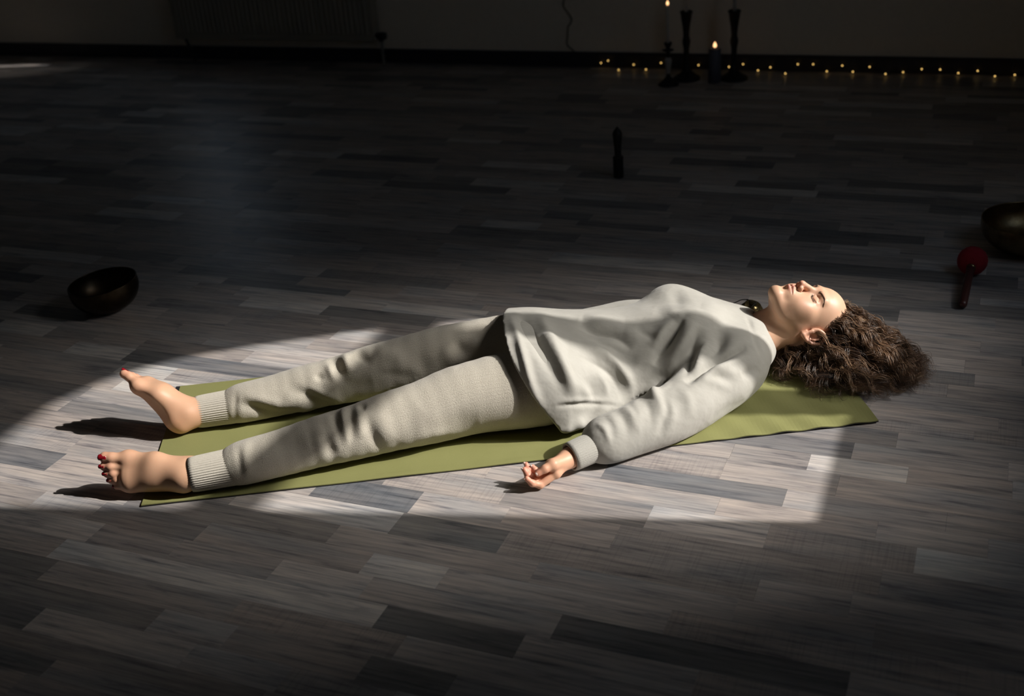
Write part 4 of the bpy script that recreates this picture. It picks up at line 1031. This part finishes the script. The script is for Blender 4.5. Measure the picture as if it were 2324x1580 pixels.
def fairy_lights():
    px = [(1365, 142), (1381, 137), (1405, 158), (1439, 146), (1467, 157), (1501, 142), (1550, 158), (1586, 147), (1655, 151), (1687, 145), (1721, 159), (1749, 152), (1783, 166), (1811, 145), (1846, 145), (1877, 161), (1912, 148), (1936, 162), (1974, 151), (2010, 167), (2050, 163), (2092, 156), (2134, 157), (2175, 165), (2219, 160), (2258, 172), (2303, 169)]
    P = []
    for x, y in px:
        w = GW(x, y, YB - .03)
        if w[2] < .012: w = G(x, y, .012)
        P.append(w)
    t = tag(empty('fairy_lights', (P[0][0], P[0][1], 0)), 'string of tiny warm fairy lights lying along the skirting board', 'fairy lights')
    W_ = [];
    for a, b in zip(P[:-1], P[1:]): W_ += [a, (a + b) / 2 + np.array([0, 0, -.004 if a[2] > .02 and b[2] > .02 else .0])]
    W_ = spline(np.array(W_ + [P[-1], P[-1] + XA * .35 + np.array([0, 0, -.004])]), 3); W_[:, 2] = np.maximum(W_[:, 2], .002); W_[:, :2] -= (YA * .004)[:2]
    child(tube('wire', W_, .0012, M['wire'], None, 5), t)
    V0 = []
    for i, p in enumerate(P):
        s = .0030
        child(lathe('bulb', [(0, -s * 1.1), (s * .8, -s * .7), (s, 0), (s * .8, s * .7), (0, s * 1.1)], M['bulb'], None, p - YA * .008, 10), t)
fairy_lights()

# ================================================================== along the back wall
def radiator():
    x0, x1, y1, z0, z1 = -4.71, -3.335, YB - .10, .142, .72
    t = tag(empty('radiator', room((x0 + x1) / 2, YB - .06, 0)), 'wide cream panel radiator mounted low on the back wall', 'radiator')
    n = 42; V, Fc = [], []; pr = []
    for i in range(n):                       # pressed flutes of the front sheet
        a = x0 + .02 + (x1 - x0 - .04) * i / n; w = (x1 - x0 - .04) / n
        pr += [(a, 0), (a + w * .18, .007), (a + w * .55, .007), (a + w * .73, 0)]
    pr = [(x0, 0)] + pr + [(x1, 0)]
    zs = [z0, z0 + .035, z0 + .05, z1 - .05, z1 - .035, z1]; fl = [0, 0, 1, 1, 0, 0]
    for z, f in zip(zs, fl):
        for x, d in pr: V.append(room(x, y1 - d * f, z))
    m = len(pr)
    for i in range(len(zs) - 1):
        for j in range(m - 1): Fc.append((i * m + j, i * m + j + 1, (i + 1) * m + j + 1, (i + 1) * m + j))
    k = len(V); V += [room(x, y1 + .012, z) for z in (z0, z1) for x in (x0, x1)]
    Fc += [(k, k + 1, k + 3, k + 2)]
    child(mesh('front_panel', V, Fc, M['rad'], None, False), t)
    child(boxes('side_cover', [(x0 - .002, x0 + .001, y1 - .002, YB - .025, z0 + .004, z1)], M['rad']), t); child(boxes('side_cover', [(x1 - .001, x1 + .002, y1 - .002, YB - .025, z0 + .004, z1)], M['rad']), t)
    child(boxes('back_panel', [(x0, x1, YB - .036, YB - .026, z0, z1)], M['rad']), t)
    child(boxes('top_grille', [(x0 + i * .0275, x0 + i * .0275 + .02, y1, YB - .026, z1, z1 + .003) for i in range(50)], M['rad']), t)
    for x in (x0 + .25, x1 - .25): child(boxes('wall_bracket', [(x - .02, x + .02, YB - .027, YB + .0, z0 + .03, z1 - .03)], M['rad']), t)
    v = room(x1 + .03, YB - .065, z0 + .025); child(tube('valve', [v - XA * .032, v + XA * .008, v + XA * .03], [.016, .021, .019], M['valve'], None, 16), t)
    child(tube('valve_head', [v + np.array([0, 0, .0]), v + np.array([0, 0, -.03])], [.014, .013], M['valve'], None, 14), t)
    child(tube('pipe', [v + np.array([0, 0, -.028]), v + np.array([0, 0, -.08]), np.array([v[0], v[1], .0])], .0085, M['radpipe'], None, 14), t)
    c = room(x0 + .035, YB - .06, z0); child(tube('drain_valve', [c + np.array([0, 0, .0]), c + XA * -.035 + np.array([0, 0, .03])], .010, M['valve'], None, 12), t)
    child(tube('return_pipe', spline([c, c + np.array([0, 0, -.03]) + XA * .01, c + XA * .035 + np.array([0, 0, -.09]), np.array([*(c + XA * .04)[:2], 0])], 5), .0085, M['valve'], None, 12), t)
radiator()
cp_ = [(1284, -420), (1279, -300), (1286, -180), (1280, -80), (1281, -30), (1280, 0), (1279, 15), (1290, 31), (1297, 44), (1294, 54), (1289, 62), (1288, 82), (1287, 101), (1298, 112), (1305, 119)]
ck = tube('wall_cable', spline([GW(x, y, YB - .005) for x, y in cp_], 6), .0040, M['cable'], None, 8)
tag(ck, 'thin wavy cable hanging down the bare back wall', 'cable')
